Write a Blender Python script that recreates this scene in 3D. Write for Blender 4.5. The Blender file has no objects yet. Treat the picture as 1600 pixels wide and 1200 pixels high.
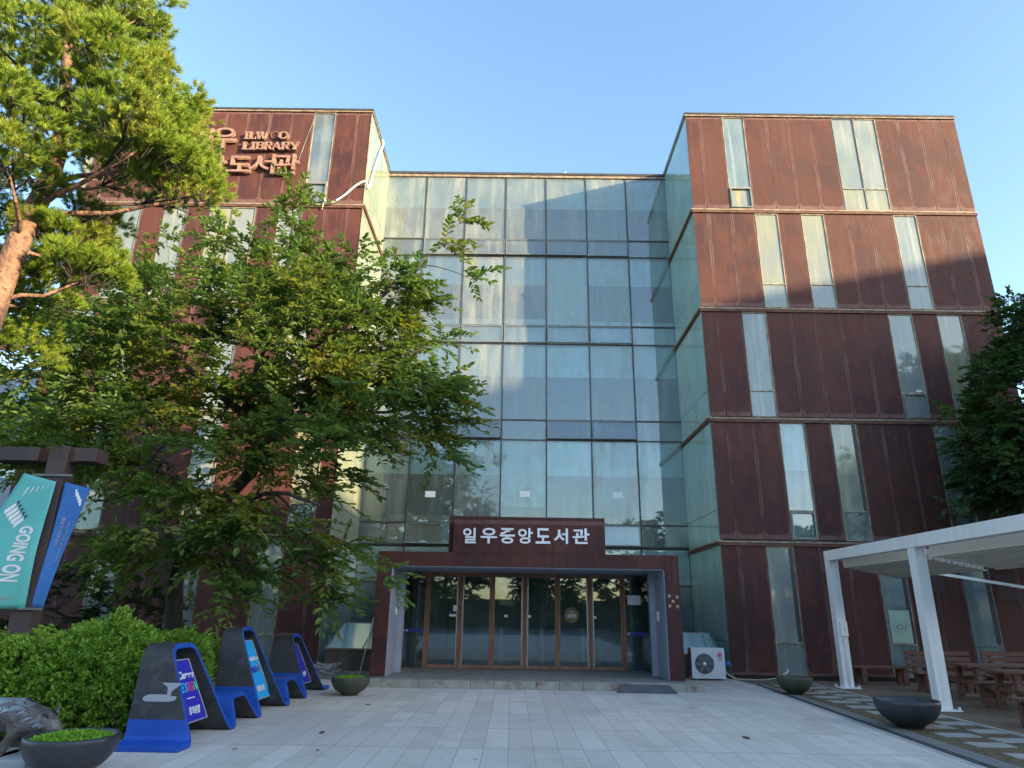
import bpy, bmesh, math, random
import numpy as np
from mathutils import Vector, Matrix, Euler
random.seed(7); RNG = np.random.default_rng(11)
S = bpy.context.scene; COL = S.collection; R = math.radians

# ---------------------------------------------------------------- camera
CY = -18.8257; CH = 1.6; FPX = 1050.0
PITCH, YAW, ROLL = .3246, -.0061, .0157
cp, sp, cy_, sy_ = math.cos(PITCH), math.sin(PITCH), math.cos(YAW), math.sin(YAW)
FWD = Vector((sy_*cp, cy_*cp, sp)); _rt = Vector((cy_, -sy_, 0)); _up = _rt.cross(FWD)
RT = _rt*math.cos(ROLL) + _up*math.sin(ROLL); UP = _up*math.cos(ROLL) - _rt*math.sin(ROLL)
cam = bpy.data.cameras.new('camera'); co = bpy.data.objects.new('camera', cam); COL.objects.link(co)
cam.sensor_width = 36; cam.lens = 36*FPX/1600; cam.clip_end = 1000; cam.clip_start = .05
M = Matrix((RT, UP, -FWD)).transposed().to_4x4(); M.translation = Vector((0, CY, CH)); co.matrix_world = M
S.camera = co
def at(px, py, Y):            # a point on the plane y = Y seen at that place of the photograph
    d = FWD + RT*((px-800)/FPX) - UP*((py-600)/FPX)
    return Vector((0, CY, CH)) + d*((Y-CY)/d.y)

# ---------------------------------------------------------------- light
SUN_AZ, SUN_EL = R(58), R(13)       # azimuth from -Y towards +X
sdir = Vector((math.sin(SUN_AZ)*math.cos(SUN_EL), -math.cos(SUN_AZ)*math.cos(SUN_EL), math.sin(SUN_EL)))
W = bpy.data.worlds.new("World"); S.world = W; W.use_nodes = True
nt = W.node_tree; bg = nt.nodes['Background']
sky = nt.nodes.new('ShaderNodeTexSky'); sky.sky_type = 'NISHITA'; sky.sun_disc = False
sky.sun_elevation = SUN_EL; sky.sun_rotation = math.atan2(sdir.x, sdir.y)
sky.air_density = 1.0; sky.dust_density = 1.0; sky.ozone_density = 1.6
hs = nt.nodes.new('ShaderNodeHueSaturation'); hs.inputs['Saturation'].default_value = 1.06; hs.inputs['Value'].default_value = .88
nt.links.new(sky.outputs[0], hs.inputs['Color']); nt.links.new(hs.outputs[0], bg.inputs[0]); bg.inputs[1].default_value = .15
L = bpy.data.lights.new('sun', 'SUN'); L.energy = 3.5; L.angle = R(.5); L.color = (1, .77, .46)
lo = bpy.data.objects.new('sun', L); COL.objects.link(lo); lo.rotation_euler = sdir.to_track_quat('Z', 'Y').to_euler()
S.view_settings.view_transform = 'Standard'; S.view_settings.look = 'None'; S.view_settings.gamma = 1
S.view_settings.exposure = 2.15

# ---------------------------------------------------------------- object helpers
def link(name, me, m, parent=None):
    o = bpy.data.objects.new(name, me); COL.objects.link(o)
    if m is not None and not me.materials:
        for q in (m if isinstance(m, (list, tuple)) else [m]): me.materials.append(q)
    o.parent = parent
    return o
def tag(o, label=None, cat=None, group=None, kind=None):
    if label: o['label'] = label
    if cat: o['category'] = cat
    if group: o['group'] = group
    if kind: o['kind'] = kind
    return o
def empty(name, loc=(0, 0, 0), rz=0):
    o = bpy.data.objects.new(name, None); COL.objects.link(o); o.location = loc; o.rotation_euler = (0, 0, rz); return o
class MB:
    def __init__(s): s.v = []; s.f = []; s.mi = []; s.sm = []
    def add(s, vs, fs, mi=0, smooth=False):
        n = len(s.v); s.v += [tuple(v) for v in vs]
        for f in fs: s.f.append(tuple(n+i for i in f)); s.mi.append(mi); s.sm.append(smooth)
    def box(s, x0, x1, y0, y1, z0, z1, mi=0):
        s.add([(x0,y0,z0),(x1,y0,z0),(x1,y1,z0),(x0,y1,z0),(x0,y0,z1),(x1,y0,z1),(x1,y1,z1),(x0,y1,z1)],
              [(0,3,2,1),(4,5,6,7),(0,1,5,4),(1,2,6,5),(2,3,7,6),(3,0,4,7)], mi)
    def tbox(s, T, sx, sy, sz, mi=0):
        vs = [T @ Vector((a*sx/2, b*sy/2, c*sz/2)) for c in (-1,1) for a,b in ((-1,-1),(1,-1),(1,1),(-1,1))]
        s.add(vs, [(0,3,2,1),(4,5,6,7),(0,1,5,4),(1,2,6,5),(2,3,7,6),(3,0,4,7)], mi)
    def bar(s, a, b, w, h=None, mi=0):
        a, b = Vector(a), Vector(b); h = h or w; d = b-a
        T = Matrix.Translation((a+b)/2) @ d.to_track_quat('Z', 'Y').to_matrix().to_4x4()
        s.tbox(T, w, h, d.length, mi)
    def tube(s, pts, rad, n=8, mi=0, cap=True):
        pts = [Vector(p) for p in pts]
        if not isinstance(rad, (list, tuple)): rad = [rad]*len(pts)
        base = len(s.v); up = None; rings = []
        for i, p in enumerate(pts):
            d = (pts[min(i+1, len(pts)-1)] - pts[max(i-1, 0)]).normalized()
            if up is None: up = d.orthogonal().normalized()
            up = (up - d*up.dot(d)); up = up.normalized() if up.length > 1e-6 else d.orthogonal().normalized()
            sd = d.cross(up)
            for k in range(n):
                a = 2*math.pi*k/n; s.v.append(tuple(p + (up*math.cos(a) + sd*math.sin(a))*rad[i]))
        for i in range(len(pts)-1):
            for k in range(n):
                s.f.append((base+i*n+k, base+i*n+(k+1)%n, base+(i+1)*n+(k+1)%n, base+(i+1)*n+k)); s.mi.append(mi); s.sm.append(True)
        if cap:
            s.f.append(tuple(base+k for k in range(n-1, -1, -1))); s.mi.append(mi); s.sm.append(False)
            s.f.append(tuple(base+(len(pts)-1)*n+k for k in range(n))); s.mi.append(mi); s.sm.append(False)
    def lathe(s, prof, c=(0,0,0), n=40, mi=0, sx=1, sy=1):
        base = len(s.v)
        for r, z in prof:
            for k in range(n):
                a = 2*math.pi*k/n; s.v.append((c[0]+r*sx*math.cos(a), c[1]+r*sy*math.sin(a), c[2]+z))
        for i in range(len(prof)-1):
            for k in range(n):
                s.f.append((base+i*n+k, base+i*n+(k+1)%n, base+(i+1)*n+(k+1)%n, base+(i+1)*n+k)); s.mi.append(mi); s.sm.append(True)
    def mesh(s, name):
        me = bpy.data.meshes.new(name); me.from_pydata(s.v, [], s.f)
        me.polygons.foreach_set('material_index', s.mi); me.polygons.foreach_set('use_smooth', s.sm); me.update(); return me
    def build(s, name, m, parent=None, bevel=0, seg=2):
        o = link(name, s.mesh(name), m, parent)
        if bevel:
            b = o.modifiers.new('bevel', 'BEVEL'); b.width = bevel; b.segments = seg; b.limit_method = 'ANGLE'
        return o
def B(name, m, parent, *boxes, bevel=0):
    q = MB()
    for b in boxes: q.box(*b)
    return q.build(name, m, parent, bevel)

# ---------------------------------------------------------------- materials
class NT:
    def __init__(s, name):
        s.m = bpy.data.materials.new(name); s.m.use_nodes = True; s.t = s.m.node_tree; s.t.nodes.clear()
        s.out = s.n('ShaderNodeOutputMaterial'); s.geo = None
    def n(s, typ, **kw):
        x = s.t.nodes.new(typ)
        for k, v in kw.items(): setattr(x, k, v)
        return x
    def set(s, sock, v):
        if isinstance(v, bpy.types.NodeSocket): s.t.links.new(v, sock)
        elif v is not None:
            if isinstance(v, (tuple, list)) and len(v) == 3 and sock.type == 'RGBA': v = (*v, 1)
            sock.default_value = v
    def math(s, op, a, b=None, c=None, clamp=False):
        x = s.n('ShaderNodeMath', operation=op, use_clamp=clamp)
        for i, v in enumerate((a, b, c)):
            if v is not None: s.set(x.inputs[i], v)
        return x.outputs[0]
    def pos(s):
        if s.geo is None: s.geo = s.n('ShaderNodeTexCoord').outputs['Object']
        return s.geo
    def xyz(s):
        x = s.n('ShaderNodeSeparateXYZ'); s.set(x.inputs[0], s.pos()); return x.outputs
    def noise(s, scale, stretch=(1,1,1), detail=5, rough=.55, off=(0,0,0), col=False, dist=0):
        mp = s.n('ShaderNodeMapping'); s.set(mp.inputs[0], s.pos()); mp.inputs['Scale'].default_value = stretch; mp.inputs['Location'].default_value = off
        x = s.n('ShaderNodeTexNoise'); s.set(x.inputs['Vector'], mp.outputs[0]); x.inputs['Scale'].default_value = scale
        x.inputs['Detail'].default_value = detail; x.inputs['Roughness'].default_value = rough; x.inputs['Distortion'].default_value = dist
        return x.outputs['Color' if col else 'Fac']
    def ramp(s, f, lo, hi, a=0., b=1.):
        x = s.n('ShaderNodeMapRange', interpolation_type='SMOOTHSTEP'); s.set(x.inputs['Value'], f)
        for k, v in (('From Min', lo), ('From Max', hi), ('To Min', a), ('To Max', b)): s.set(x.inputs[k], v)
        return x.outputs[0]
    def mix(s, f, a, b, mode='MIX'):
        x = s.n('ShaderNodeMix', data_type='RGBA', blend_type=mode)
        s.set(x.inputs[0], f); s.set(x.inputs[6], a); s.set(x.inputs[7], b); return x.outputs[2]
    def bump(s, h, strength=.3, dist=.01):
        x = s.n('ShaderNodeBump'); s.set(x.inputs['Height'], h); x.inputs['Strength'].default_value = strength; x.inputs['Distance'].default_value = dist; return x.outputs[0]
    def pbr(s, col, rough=.6, metal=0, normal=None, coat=0, spec=None, trans=None):
        x = s.n('ShaderNodeBsdfPrincipled'); s.set(x.inputs['Base Color'], col); s.set(x.inputs['Roughness'], rough); s.set(x.inputs['Metallic'], metal)
        if normal is not None: s.set(x.inputs['Normal'], normal)
        if coat: x.inputs['Coat Weight'].default_value = coat
        if spec is not None: s.set(x.inputs['Specular IOR Level'], spec)
        return x.outputs[0]
    def mixs(s, f, a, b):
        x = s.n('ShaderNodeMixShader'); s.set(x.inputs[0], f); s.t.links.new(a, x.inputs[1]); s.t.links.new(b, x.inputs[2]); return x.outputs[0]
    def done(s, sh): s.t.links.new(sh, s.out.inputs[0]); return s.m

def mat(name, c1, c2=None, rough=.6, metal=0, scale=3, stretch=(1,1,1), lo=.35, hi=.65, bump=0, bscale=60, bdist=.004, coat=0, spec=None, c3=None, s3=25):
    t = NT(name)
    col = c1 if c2 is None else t.mix(t.ramp(t.noise(scale, stretch), lo, hi), c1, c2)
    if c3 is not None: col = t.mix(t.ramp(t.noise(s3, off=(3,7,1)), .5, .72), col, c3)
    nm = t.bump(t.noise(bscale, detail=3), bump, bdist) if bump else None
    return t.done(t.pbr(col, rough, metal, nm, coat, spec))

def corten(name, x0, mod=.742, left=False):
    """weathering steel cladding: rust mottle, pale bloom round the rounded foot of every sheet, streaks from the head"""
    t = NT(name); X, Y, Z = t.xyz()
    u = t.math('FRACT', t.math('DIVIDE', t.math('SUBTRACT', X, x0), mod))
    h = t.math('MULTIPLY', t.math('FRACT', t.math('DIVIDE', t.math('SUBTRACT', Z, .05), 3.5)), 3.5)
    du = t.math('MULTIPLY', t.math('ABSOLUTE', t.math('SUBTRACT', u, .5)), mod)
    wob = t.math('MULTIPLY', t.math('SUBTRACT', t.noise(2.2, (1,1,.5)), .5), .16)
    a = t.math('MAXIMUM', t.math('SUBTRACT', t.math('ADD', du, wob), mod/2-.17), 0)
    b = t.math('MAXIMUM', t.math('SUBTRACT', .25, h), 0)
    d = t.math('SQRT', t.math('ADD', t.math('MULTIPLY', a, a), t.math('MULTIPLY', b, b)))
    bloom = t.ramp(d, .10, .165)
    rim = t.math('MULTIPLY', t.ramp(d, .06, .115), t.math('SUBTRACT', 1, bloom))
    big = t.noise(.9, (1,1,.6), 4); fine = t.noise(38, detail=6, rough=.7); mid = t.noise(5, (1,1,.35), 5)
    cell = t.n('ShaderNodeCombineXYZ'); t.set(cell.inputs[0], t.math('FLOOR', t.math('DIVIDE', t.math('SUBTRACT', X, x0), mod))); t.set(cell.inputs[1], t.math('FLOOR', t.math('DIVIDE', t.math('SUBTRACT', Z, .05), 3.5)))
    wn = t.n('ShaderNodeTexWhiteNoise', noise_dimensions='3D'); t.set(wn.inputs['Vector'], cell.outputs[0]); pv = wn.outputs['Value']
    c = t.mix(t.ramp(big, .38, .62), (.038,.014,.018), (.078,.025,.022))
    c = t.mix(t.math('MULTIPLY', pv, .4), c, (.095,.040,.030))
    drip = t.math('MULTIPLY', t.ramp(t.noise(3.0, (1,1,.16), 5, off=(3,1,9), dist=.6), .56, .66), t.ramp(h, .2, 2.6)); c = t.mix(t.math('MULTIPLY', drip, .35), c, (.12,.055,.042))
    c = t.mix(t.ramp(mid, .45, .75), c, (.105,.038,.029))
    c = t.mix(t.ramp(fine, .48, .72, 0, .6), c, (.036,.014,.015))
    st = t.noise(7, (1,1,.05), 4, off=(5,2,0))
    head = t.math('MULTIPLY', t.ramp(h, 1.3, 3.5), t.ramp(st, .5, .72))
    c = t.mix(t.math('MULTIPLY', head, .15), c, (.20,.12,.10))
    st2 = t.noise(11, (1,1,.03), 3, off=(9,2,4))
    c = t.mix(t.ramp(st2, .72, .8, 0, .08), c, (.24,.14,.11))
    c = t.mix(t.math('MULTIPLY', rim, .55), c, (.045,.015,.013))
    c = t.mix(t.math('MULTIPLY', bloom, t.ramp(t.noise(4, (1,1,.4)),   .25, .6, .25, .75)), c, (.16,.09,.085))
    nm = t.bump(t.math('ADD', fine, t.math('MULTIPLY', mid, .8)), .35, .006)
    return t.done(t.pbr(c, t.ramp(mid, .3, .7, .62, .82), .0, nm, spec=.3))

def obscured_glass(name, base, base2, refl=.22, yellow=.4, rough=.05, yoff=0, vgrad=None):
    """glass backed by a pale film: dusty diffuse body below a mirror surface, run-off streaks"""
    t = NT(name)
    c = t.mix(t.ramp(t.noise(1.1, (1,1,.5), off=(yoff,0,0)), .35, .65), base, base2)
    c = t.mix(t.ramp(t.noise(6, (1,1,.05), 4, off=(yoff,3,0)), .5, .75, 0, .5), c, (.36,.39,.36))
    c = t.mix(t.ramp(t.noise(4, (1,1,.09), 4, off=(2,yoff,0)), .52, .75, 0, yellow), c, (.38,.32,.12))
    c = t.mix(t.ramp(t.noise(14, (1,1,.3), 6, off=(yoff,1,0)), .5, .8, 0, .4), c, (.20,.26,.25))
    nm = t.bump(t.noise(1.3, (1,1,.6), 2), .05, .02)
    g = t.n('ShaderNodeBsdfGlossy'); g.inputs['Roughness'].default_value = rough; g.inputs['Color'].default_value = (.85,.95,1,1); t.set(g.inputs['Normal'], nm)
    fr = t.n('ShaderNodeFresnel'); fr.inputs[0].default_value = 1.5
    f = t.math('ADD', t.math('MULTIPLY', fr.outputs[0], .9), refl, clamp=True)
    return t.done(t.mixs(f, t.pbr(c, .6, spec=0), g.outputs[0]))

def clear_glass(name, tint=(.80,.92,.95), refl=.06, dirt=.19, dcol=(.42,.47,.44), yellow=.3, off=0):
    t = NT(name)
    tr = t.n('ShaderNodeBsdfTransparent'); tr.inputs[0].default_value = (*tint, 1)
    g = t.n('ShaderNodeBsdfGlossy'); g.inputs['Roughness'].default_value = .015; g.inputs['Color'].default_value = (.8,.88,.95,1)
    t.set(g.inputs['Normal'], t.bump(t.noise(.8, (1,1,.6), 2, off=(off,0,0)), .04, .02))
    fr = t.n('ShaderNodeFresnel'); fr.inputs[0].default_value = 1.5
    f = t.math('ADD', fr.outputs[0], refl, clamp=True)
    sh = t.mixs(f, tr.outputs[0], g.outputs[0])
    st = t.noise(3.5, (1,1,.12), 5, off=(off,1,0)); cl = t.noise(1.2, (1,1,.8), 6, rough=.65, off=(off,5,0))
    c = t.mix(t.ramp(t.noise(8, (1,1,.04), 3, off=(1,1,2)), .55, .7, 0, yellow), dcol, (.38,.33,.12))
    da = t.math('ADD', t.math('MULTIPLY', t.ramp(st, .4, .75), dirt*.9), t.math('MULTIPLY', t.ramp(cl, .35, .75), dirt*.6))
    return t.done(t.mixs(t.math('ADD', da, dirt*.75, clamp=True), sh, t.pbr(c, .7, spec=0)))

def leafmat(name, a, b, c, trans=.35, rough=.5, scale=.7):
    t = NT(name)
    at_ = t.n('ShaderNodeAttribute', attribute_name='rnd').outputs['Fac']
    col = t.mix(t.ramp(at_, .1, .9), a, b)
    col = t.mix(t.ramp(t.noise(scale, detail=2), .5, .68, 0, .7), col, c)
    d = t.pbr(col, rough, spec=.35)
    tl = t.n('ShaderNodeBsdfTranslucent'); t.set(tl.inputs[0], t.mix(.45, col, (.30,.42,.03)))
    return t.done(t.mixs(trans, d, tl.outputs[0]))

M_ = {}
M_['cr'] = corten('corten_right', 6.14); M_['cl'] = corten('corten_left', -5.52)
M_['cp'] = corten('corten_plain', 6.14, 30)
M_['lip'] = mat('rusty_lip', (.07,.028,.022), (.13,.055,.035), .75, scale=6, bump=.3)
M_['cap'] = mat('cream_flashing', (.28,.24,.18), (.17,.12,.08), .55, scale=5, stretch=(1,1,3), c3=(.14,.09,.06), s3=9)
M_['dark'] = mat('dark_gap', (.012,.012,.013), rough=.8)
M_['alu'] = mat('grey_aluminium', (.20,.22,.22), (.13,.15,.15), .45, .3, scale=8)
M_['mull'] = mat('dark_mullion', (.035,.036,.038), (.06,.055,.05), .5, .2, scale=8)
M_['frame_y'] = mat('dusty_frame', (.34,.30,.20), (.16,.13,.10), .6, scale=7, stretch=(1,1,.4))
M_['side'] = obscured_glass('teal_backed_glass', (.24,.38,.35), (.33,.46,.40), .05, .18, .08)
M_['side_sunlit'] = obscured_glass('sunlit_teal_glass', (.19,.24,.18), (.25,.28,.20), .04, .4, .08, 2)  # the teal return glass again, with sunlit cream put into its colour
M_['wp1'] = obscured_glass('pale_window_glass', (.15,.19,.19), (.21,.235,.22), .03, .25, .05, 1)
M_['wp2'] = obscured_glass('yellowed_window_glass', (.18,.20,.17), (.24,.24,.14), .04, .75, .08, 5)
M_['wp3'] = obscured_glass('grey_window_glass', (.11,.16,.17), (.16,.20,.20), .07, .2, .04, 9)
M_['cg1'] = clear_glass('curtain_glass'); M_['cg2'] = clear_glass('curtain_glass_dusty', dirt=.24, off=4, yellow=.4)
M_['cg3'] = clear_glass('curtain_glass_clean', dirt=.14, off=8, yellow=.1)
M_['door'] = clear_glass('door_glass', (.66,.76,.74), .07, .06, off=3, yellow=0)
M_['blind'] = mat('roller_blind', (.62,.74,.68), (.68,.78,.72), .8, scale=1.2)
M_['wall_in'] = mat('interior_wall', (.30,.34,.36), (.38,.42,.44), .9, scale=.5)
M_['ceil_in'] = mat('interior_ceiling', (.30,.33,.33), rough=.9)
M_['board'] = mat('interior_board', (.78,.66,.60), (.84,.74,.70), .8, scale=1)
M_['board2'] = mat('orange_board', (.75,.38,.17), (.62,.40,.26), .8, scale=1.5)
M_['white'] = mat('white_paint', (.80,.79,.79), (.70,.69,.68), .45, scale=3, stretch=(4,4,.15), lo=.45, hi=.8)
M_['letter'] = mat('white_letter', (.75,.77,.82), rough=.4)
M_['bronze_l'] = mat('weathered_copper_letter', (.24,.13,.09), (.32,.21,.17), .55, .15, scale=9)
M_['paint'] = mat('blue_grey_paint', (.33,.36,.44), (.27,.30,.38), .6, scale=2, bump=.1)
M_['doorf'] = mat('rusty_door_frame', (.30,.15,.09), (.20,.095,.06), .6, scale=12, stretch=(1,1,.2), bump=.2)
M_['steel'] = mat('brushed_steel', (.35,.36,.37), rough=.35, metal=.8)
M_['stone'] = mat('granite_step', (.26,.25,.22), (.33,.32,.29), .8, scale=3, c3=(.19,.12,.07), s3=4, bump=.3)
M_['slab'] = mat('granite_landing', (.19,.18,.175), (.25,.24,.23), .8, scale=4, c3=(.15,.12,.09), s3=6, bump=.2)
M_['ramp'] = mat('dark_ramp_plate', (.075,.078,.085), (.11,.11,.115), .6, scale=5, bump=.3, bscale=150)
M_['black'] = mat('charcoal_shell', (.028,.028,.033), (.042,.042,.048), .55, scale=3, bump=.25, bscale=120, c3=(.06,.06,.065), s3=8)
M_['blue'] = mat('royal_blue_shell', (.008,.065,.36), (.012,.08,.42), .45, scale=3, bump=.15, bscale=100)
M_['peel'] = mat('peeled_patch', (.33,.35,.39), rough=.7)
M_['bowl_d'] = mat('dark_bowl', (.022,.024,.03), (.038,.040,.048), .42, scale=4, bump=.1)
M_['bowl_g'] = mat('mossy_bowl', (.035,.040,.032), (.062,.070,.045), .6, scale=5, bump=.4, bscale=40, c3=(.03,.05,.02), s3=3)
M_['soil'] = mat('dry_soil', (.16,.12,.09), (.10,.075,.055), .95, scale=20, bump=.6, bscale=50, bdist=.02)
M_['wood'] = mat('weathered_timber', (.10,.042,.028), (.17,.08,.055), .75, scale=6, stretch=(.3,4,4), bump=.3)
M_['bark'] = mat('dark_bark', (.028,.022,.018), (.055,.042,.033), .9, scale=6, stretch=(1,1,.3), bump=.8, bscale=25, bdist=.02)
M_['pbark'] = mat('pine_bark', (.26,.15,.10), (.15,.085,.06), .9, scale=7, stretch=(1,1,.6), bump=1, bscale=14, bdist=.05, c3=(.09,.05,.035), s3=14)
M_['bronze'] = mat('statue_bronze', (.10,.085,.08), (.17,.155,.15), .45, .35, scale=9, bump=.9, bscale=38, bdist=.015, c3=(.07,.055,.05), s3=18)
M_['mane'] = mat('statue_mane', (.30,.32,.34), (.42,.44,.46), .42, .25, scale=6, bump=.5, bscale=30, bdist=.01, c3=(.16,.30,.28), s3=5)
M_['post'] = mat('purple_brown_post', (.055,.040,.045), (.08,.05,.048), .65, scale=5, stretch=(1,1,.3), bump=.3, bscale=150)
M_['tealb'] = mat('teal_banner', (.10,.44,.43), (.13,.50,.48), .75, scale=1)
M_['blueb'] = mat('blue_banner', (.03,.13,.42), (.035,.16,.48), .75, scale=1)
M_['purple'] = mat('dark_purple_ink', (.04,.02,.10), rough=.7)
M_['fabric'] = mat('beige_awning', (.66,.64,.60), (.58,.56,.52), .85, scale=2, stretch=(4,.4,1))
M_['acw'] = mat('ac_casing', (.60,.61,.64), (.53,.54,.57), .4, scale=2)
M_['acd'] = mat('ac_grille', (.10,.105,.11), rough=.5)
M_['red'] = mat('magenta_logo', (.50,.03,.16), rough=.4)
M_['grey'] = mat('grey_print', (.16,.17,.18), rough=.5)
M_['hose'] = mat('cream_hose', (.55,.50,.42), (.45,.36,.28), .6, scale=10)
M_['hoseg'] = mat('grey_hose', (.30,.32,.34), (.22,.24,.26), .6, scale=10)
M_['pipe'] = mat('white_pipe', (.72,.72,.72), rough=.45)
M_['sblue'] = mat('indigo_panel', (.035,.028,.42), (.04,.035,.46), .3, scale=1)
M_['scyan'] = mat('cyan_panel', (.02,.40,.85), (.02,.44,.9), .3, scale=1)
M_['cyan'] = mat('cyan_ink', (.03,.45,.75), rough=.5); M_['pink'] = mat('pink_ink', (.75,.06,.28), rough=.5); M_['green'] = mat('green_ink', (.05,.6,.35), rough=.5)
M_['green_s'] = mat('pale_green_panel', (.28,.42,.30), (.34,.46,.36), .5, scale=2)
M_['dblue'] = mat('deep_blue_bar', (.02,.035,.28), rough=.35)
M_['tan'] = mat('tan_disc', (.22,.19,.08), rough=.5)
M_['lidglass'] = obscured_glass('skylight_glass', (.22,.36,.40), (.30,.44,.48), .2, .1, .05, 3)
M_['conc'] = mat('stained_concrete', (.14,.11,.085), (.08,.065,.05), .85, scale=2, stretch=(1,1,.3), bump=.3, c3=(.04,.035,.03), s3=3)
M_['dryleaf'] = mat('dry_leaf', (.12,.065,.03), rough=.8)
M_['curb'] = mat('pale_curb', (.30,.31,.30), (.38,.39,.38), .8, scale=3, bump=.2)

# plaza paving: long granite tiles, joints, per-tile tone, dirt
def paving():
    t = NT('plaza_tiles'); X, Y, Z = t.xyz()
    cb = t.n('ShaderNodeCombineXYZ'); t.set(cb.inputs[0], t.math('ADD', Y, .9)); t.set(cb.inputs[1], t.math('ADD', X, .03))
    def br(off, bw, msz, c1, c2):
        b = t.n('ShaderNodeTexBrick'); t.set(b.inputs['Vector'], cb.outputs[0]); b.offset = off; b.squash = 1
        b.inputs['Scale'].default_value = 1; b.inputs['Brick Width'].default_value = bw; b.inputs['Row Height'].default_value = .305
        b.inputs['Mortar Size'].default_value = msz; b.inputs['Mortar Smooth'].default_value = .15; b.inputs['Bias'].default_value = 0
        t.set(b.inputs['Color1'], c1); t.set(b.inputs['Color2'], c2); t.set(b.inputs['Mortar'], (0,0,0)); return b
    b = br(0, 1.46, .005, (.0,.0,.0), (1,1,1))
    tone = t.n('ShaderNodeSeparateColor'); t.set(tone.inputs[0], b.outputs['Color'])
    c = t.mix(tone.outputs[0], (.50,.465,.42), (.62,.58,.525))
    c = t.mix(t.ramp(t.noise(.45, detail=4), .4, .65, 0, .5), c, (.55,.52,.475))
    c = t.mix(t.ramp(t.noise(130, detail=3), .45, .7, 0, .35), c, (.36,.345,.33))
    c = t.mix(t.ramp(t.noise(3.2, detail=6, rough=.7), .55, .75, 0, .35), c, (.40,.375,.345))
    spk = t.ramp(t.noise(14, detail=1, off=(4,4,4)), .735, .765)
    c = t.mix(t.math('MULTIPLY', spk, .6), c, (.12,.11,.1))
    c = t.mix(t.math('MULTIPLY', b.outputs['Fac'], .58), c, (.17,.16,.15))
    ln_ = t.math('ABSOLUTE', t.math('SUBTRACT', t.math('FRACT', t.math('ADD', t.math('DIVIDE', t.math('ADD', Y, .9), 1.46), .5)), .5)); c = t.mix(t.ramp(ln_, .004, .009, .7, 0), c, (.17,.16,.15))
    c = t.mix(t.ramp(t.noise(.9, (1,1,1), 6, rough=.75, off=(8,2,0)), .50, .64, 0, .42), c, (.37,.345,.31))
    c = t.mix(t.ramp(t.noise(2.4, (1,1,1), 3, off=(1,9,0), dist=1.2), .66, .72, 0, .35), c, (.27,.25,.22))
    # rusty run-off near the right-hand foot of the building
    near = t.math('MULTIPLY', t.ramp(Y, -3.2, -.8), t.ramp(t.noise(1.3), .35, .6))
    c = t.mix(t.math('MULTIPLY', near, .55), c, (.27,.20,.13))
    h = t.math('SUBTRACT', t.math('MULTIPLY', t.noise(90, detail=3), .15), b.outputs['Fac'])
    return t.done(t.pbr(c, .72, normal=t.bump(h, .35, .006), spec=.35))
M_['pave'] = paving()
M_['moss'] = mat('brown_moss_ground', (.10,.075,.035), (.17,.12,.07), .95, scale=9, bump=1, bscale=60, bdist=.03, c3=(.06,.07,.02), s3=5)
M_['earth'] = mat('leaf_litter_ground', (.20,.14,.10), (.13,.095,.07), .95, scale=7, bump=1, bscale=80, bdist=.02, c3=(.27,.20,.15), s3=30)
M_['bed'] = mat('planting_bed_soil', (.035,.03,.022), (.05,.05,.025), .95, scale=5, bump=1, bscale=30, bdist=.03)
M_['paver'] = mat('pale_paver', (.26,.265,.25), (.34,.34,.32), .8, scale=6, bump=.3, c3=(.24,.25,.22), s3=12)
M_['drain'] = mat('drain_grating', (.13,.135,.13), (.19,.19,.18), .7, scale=12, stretch=(6,.6,1), bump=.5)
M_['asph'] = mat('far_ground', (.12,.12,.12), (.16,.155,.15), .9, scale=.2)

# ---------------------------------------------------------------- ground
def sheet(name, pts, z, m, kind='structure', th=0):
    q = MB(); n = len(pts)
    q.add([(x, y, z) for x, y in pts], [tuple(range(n))]); o = q.build(name, m); tag(o, kind=kind); return o
sheet('ground', [(-400,-400),(400,-400),(400,400),(-400,400)], -.012, M_['asph'])
sheet('plaza_pavement', [(-5.25,-30),(5.25,-30),(5.25,-10),(5.72,-1.2),(5.72,3.3),(-5.25,3.3)], 0, M_['pave'])
q = MB(); q.add([(5.25,-30,.0),(5.36,-30,.0),(5.36,-10,.0),(5.83,-1.2,.0),(5.72,-1.2,.0),(5.25,-10,.0)], [(0,1,2,5),(5,2,3,4)])
tag(q.build('plaza_border', M_['curb']), kind='structure')
q = MB(); q.add([(5.36,-30,-.004),(5.80,-30,-.004),(5.80,-10,-.004),(6.12,-1.2,-.004),(5.83,-1.2,-.004),(5.36,-10,-.004)], [(0,1,2,5),(5,2,3,4)])
tag(q.build('drain_channel', M_['drain']), kind='structure')
for off in (.05, .12):
    q = MB(); q.bar((5.36+off,-30,.0), (5.36+off,-10,.0), .012, .01); q.bar((5.36+off,-10,.0), (5.83+off*.7,-1.2,.0), .012, .01)
    tag(q.build('drain_rail', M_['mull']), kind='structure')
sheet('moss_strip', [(5.80,-30),(7.3,-30),(7.3,-10),(7.25,-.9),(6.12,-.9),(6.12,-1.2),(5.80,-10)], -.004, M_['moss'])
sheet('litter_ground', [(7.3,-30),(40,-30),(40,-.0),(6.0,-.0),(6.0,-.9),(7.25,-.9),(7.3,-10)], -.006, M_['earth'])
q = MB()
for i, y in enumerate(np.arange(-17, -1.3, .74)):
    for c in (0, 1):
        yy = y + c*.37; x = (6.22 if c == 0 else 6.78) + random.uniform(-.03, .03) - (.12 if yy < -8 else 0)
        T = Matrix.Translation((x+.26, yy, -.005)) @ Matrix.Rotation(random.uniform(-.04,.04), 4, 'Z'); q.tbox(T, .52, .30, .03)
tag(q.build('path_paving', M_['paver'], bevel=.004), kind='structure')
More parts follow.
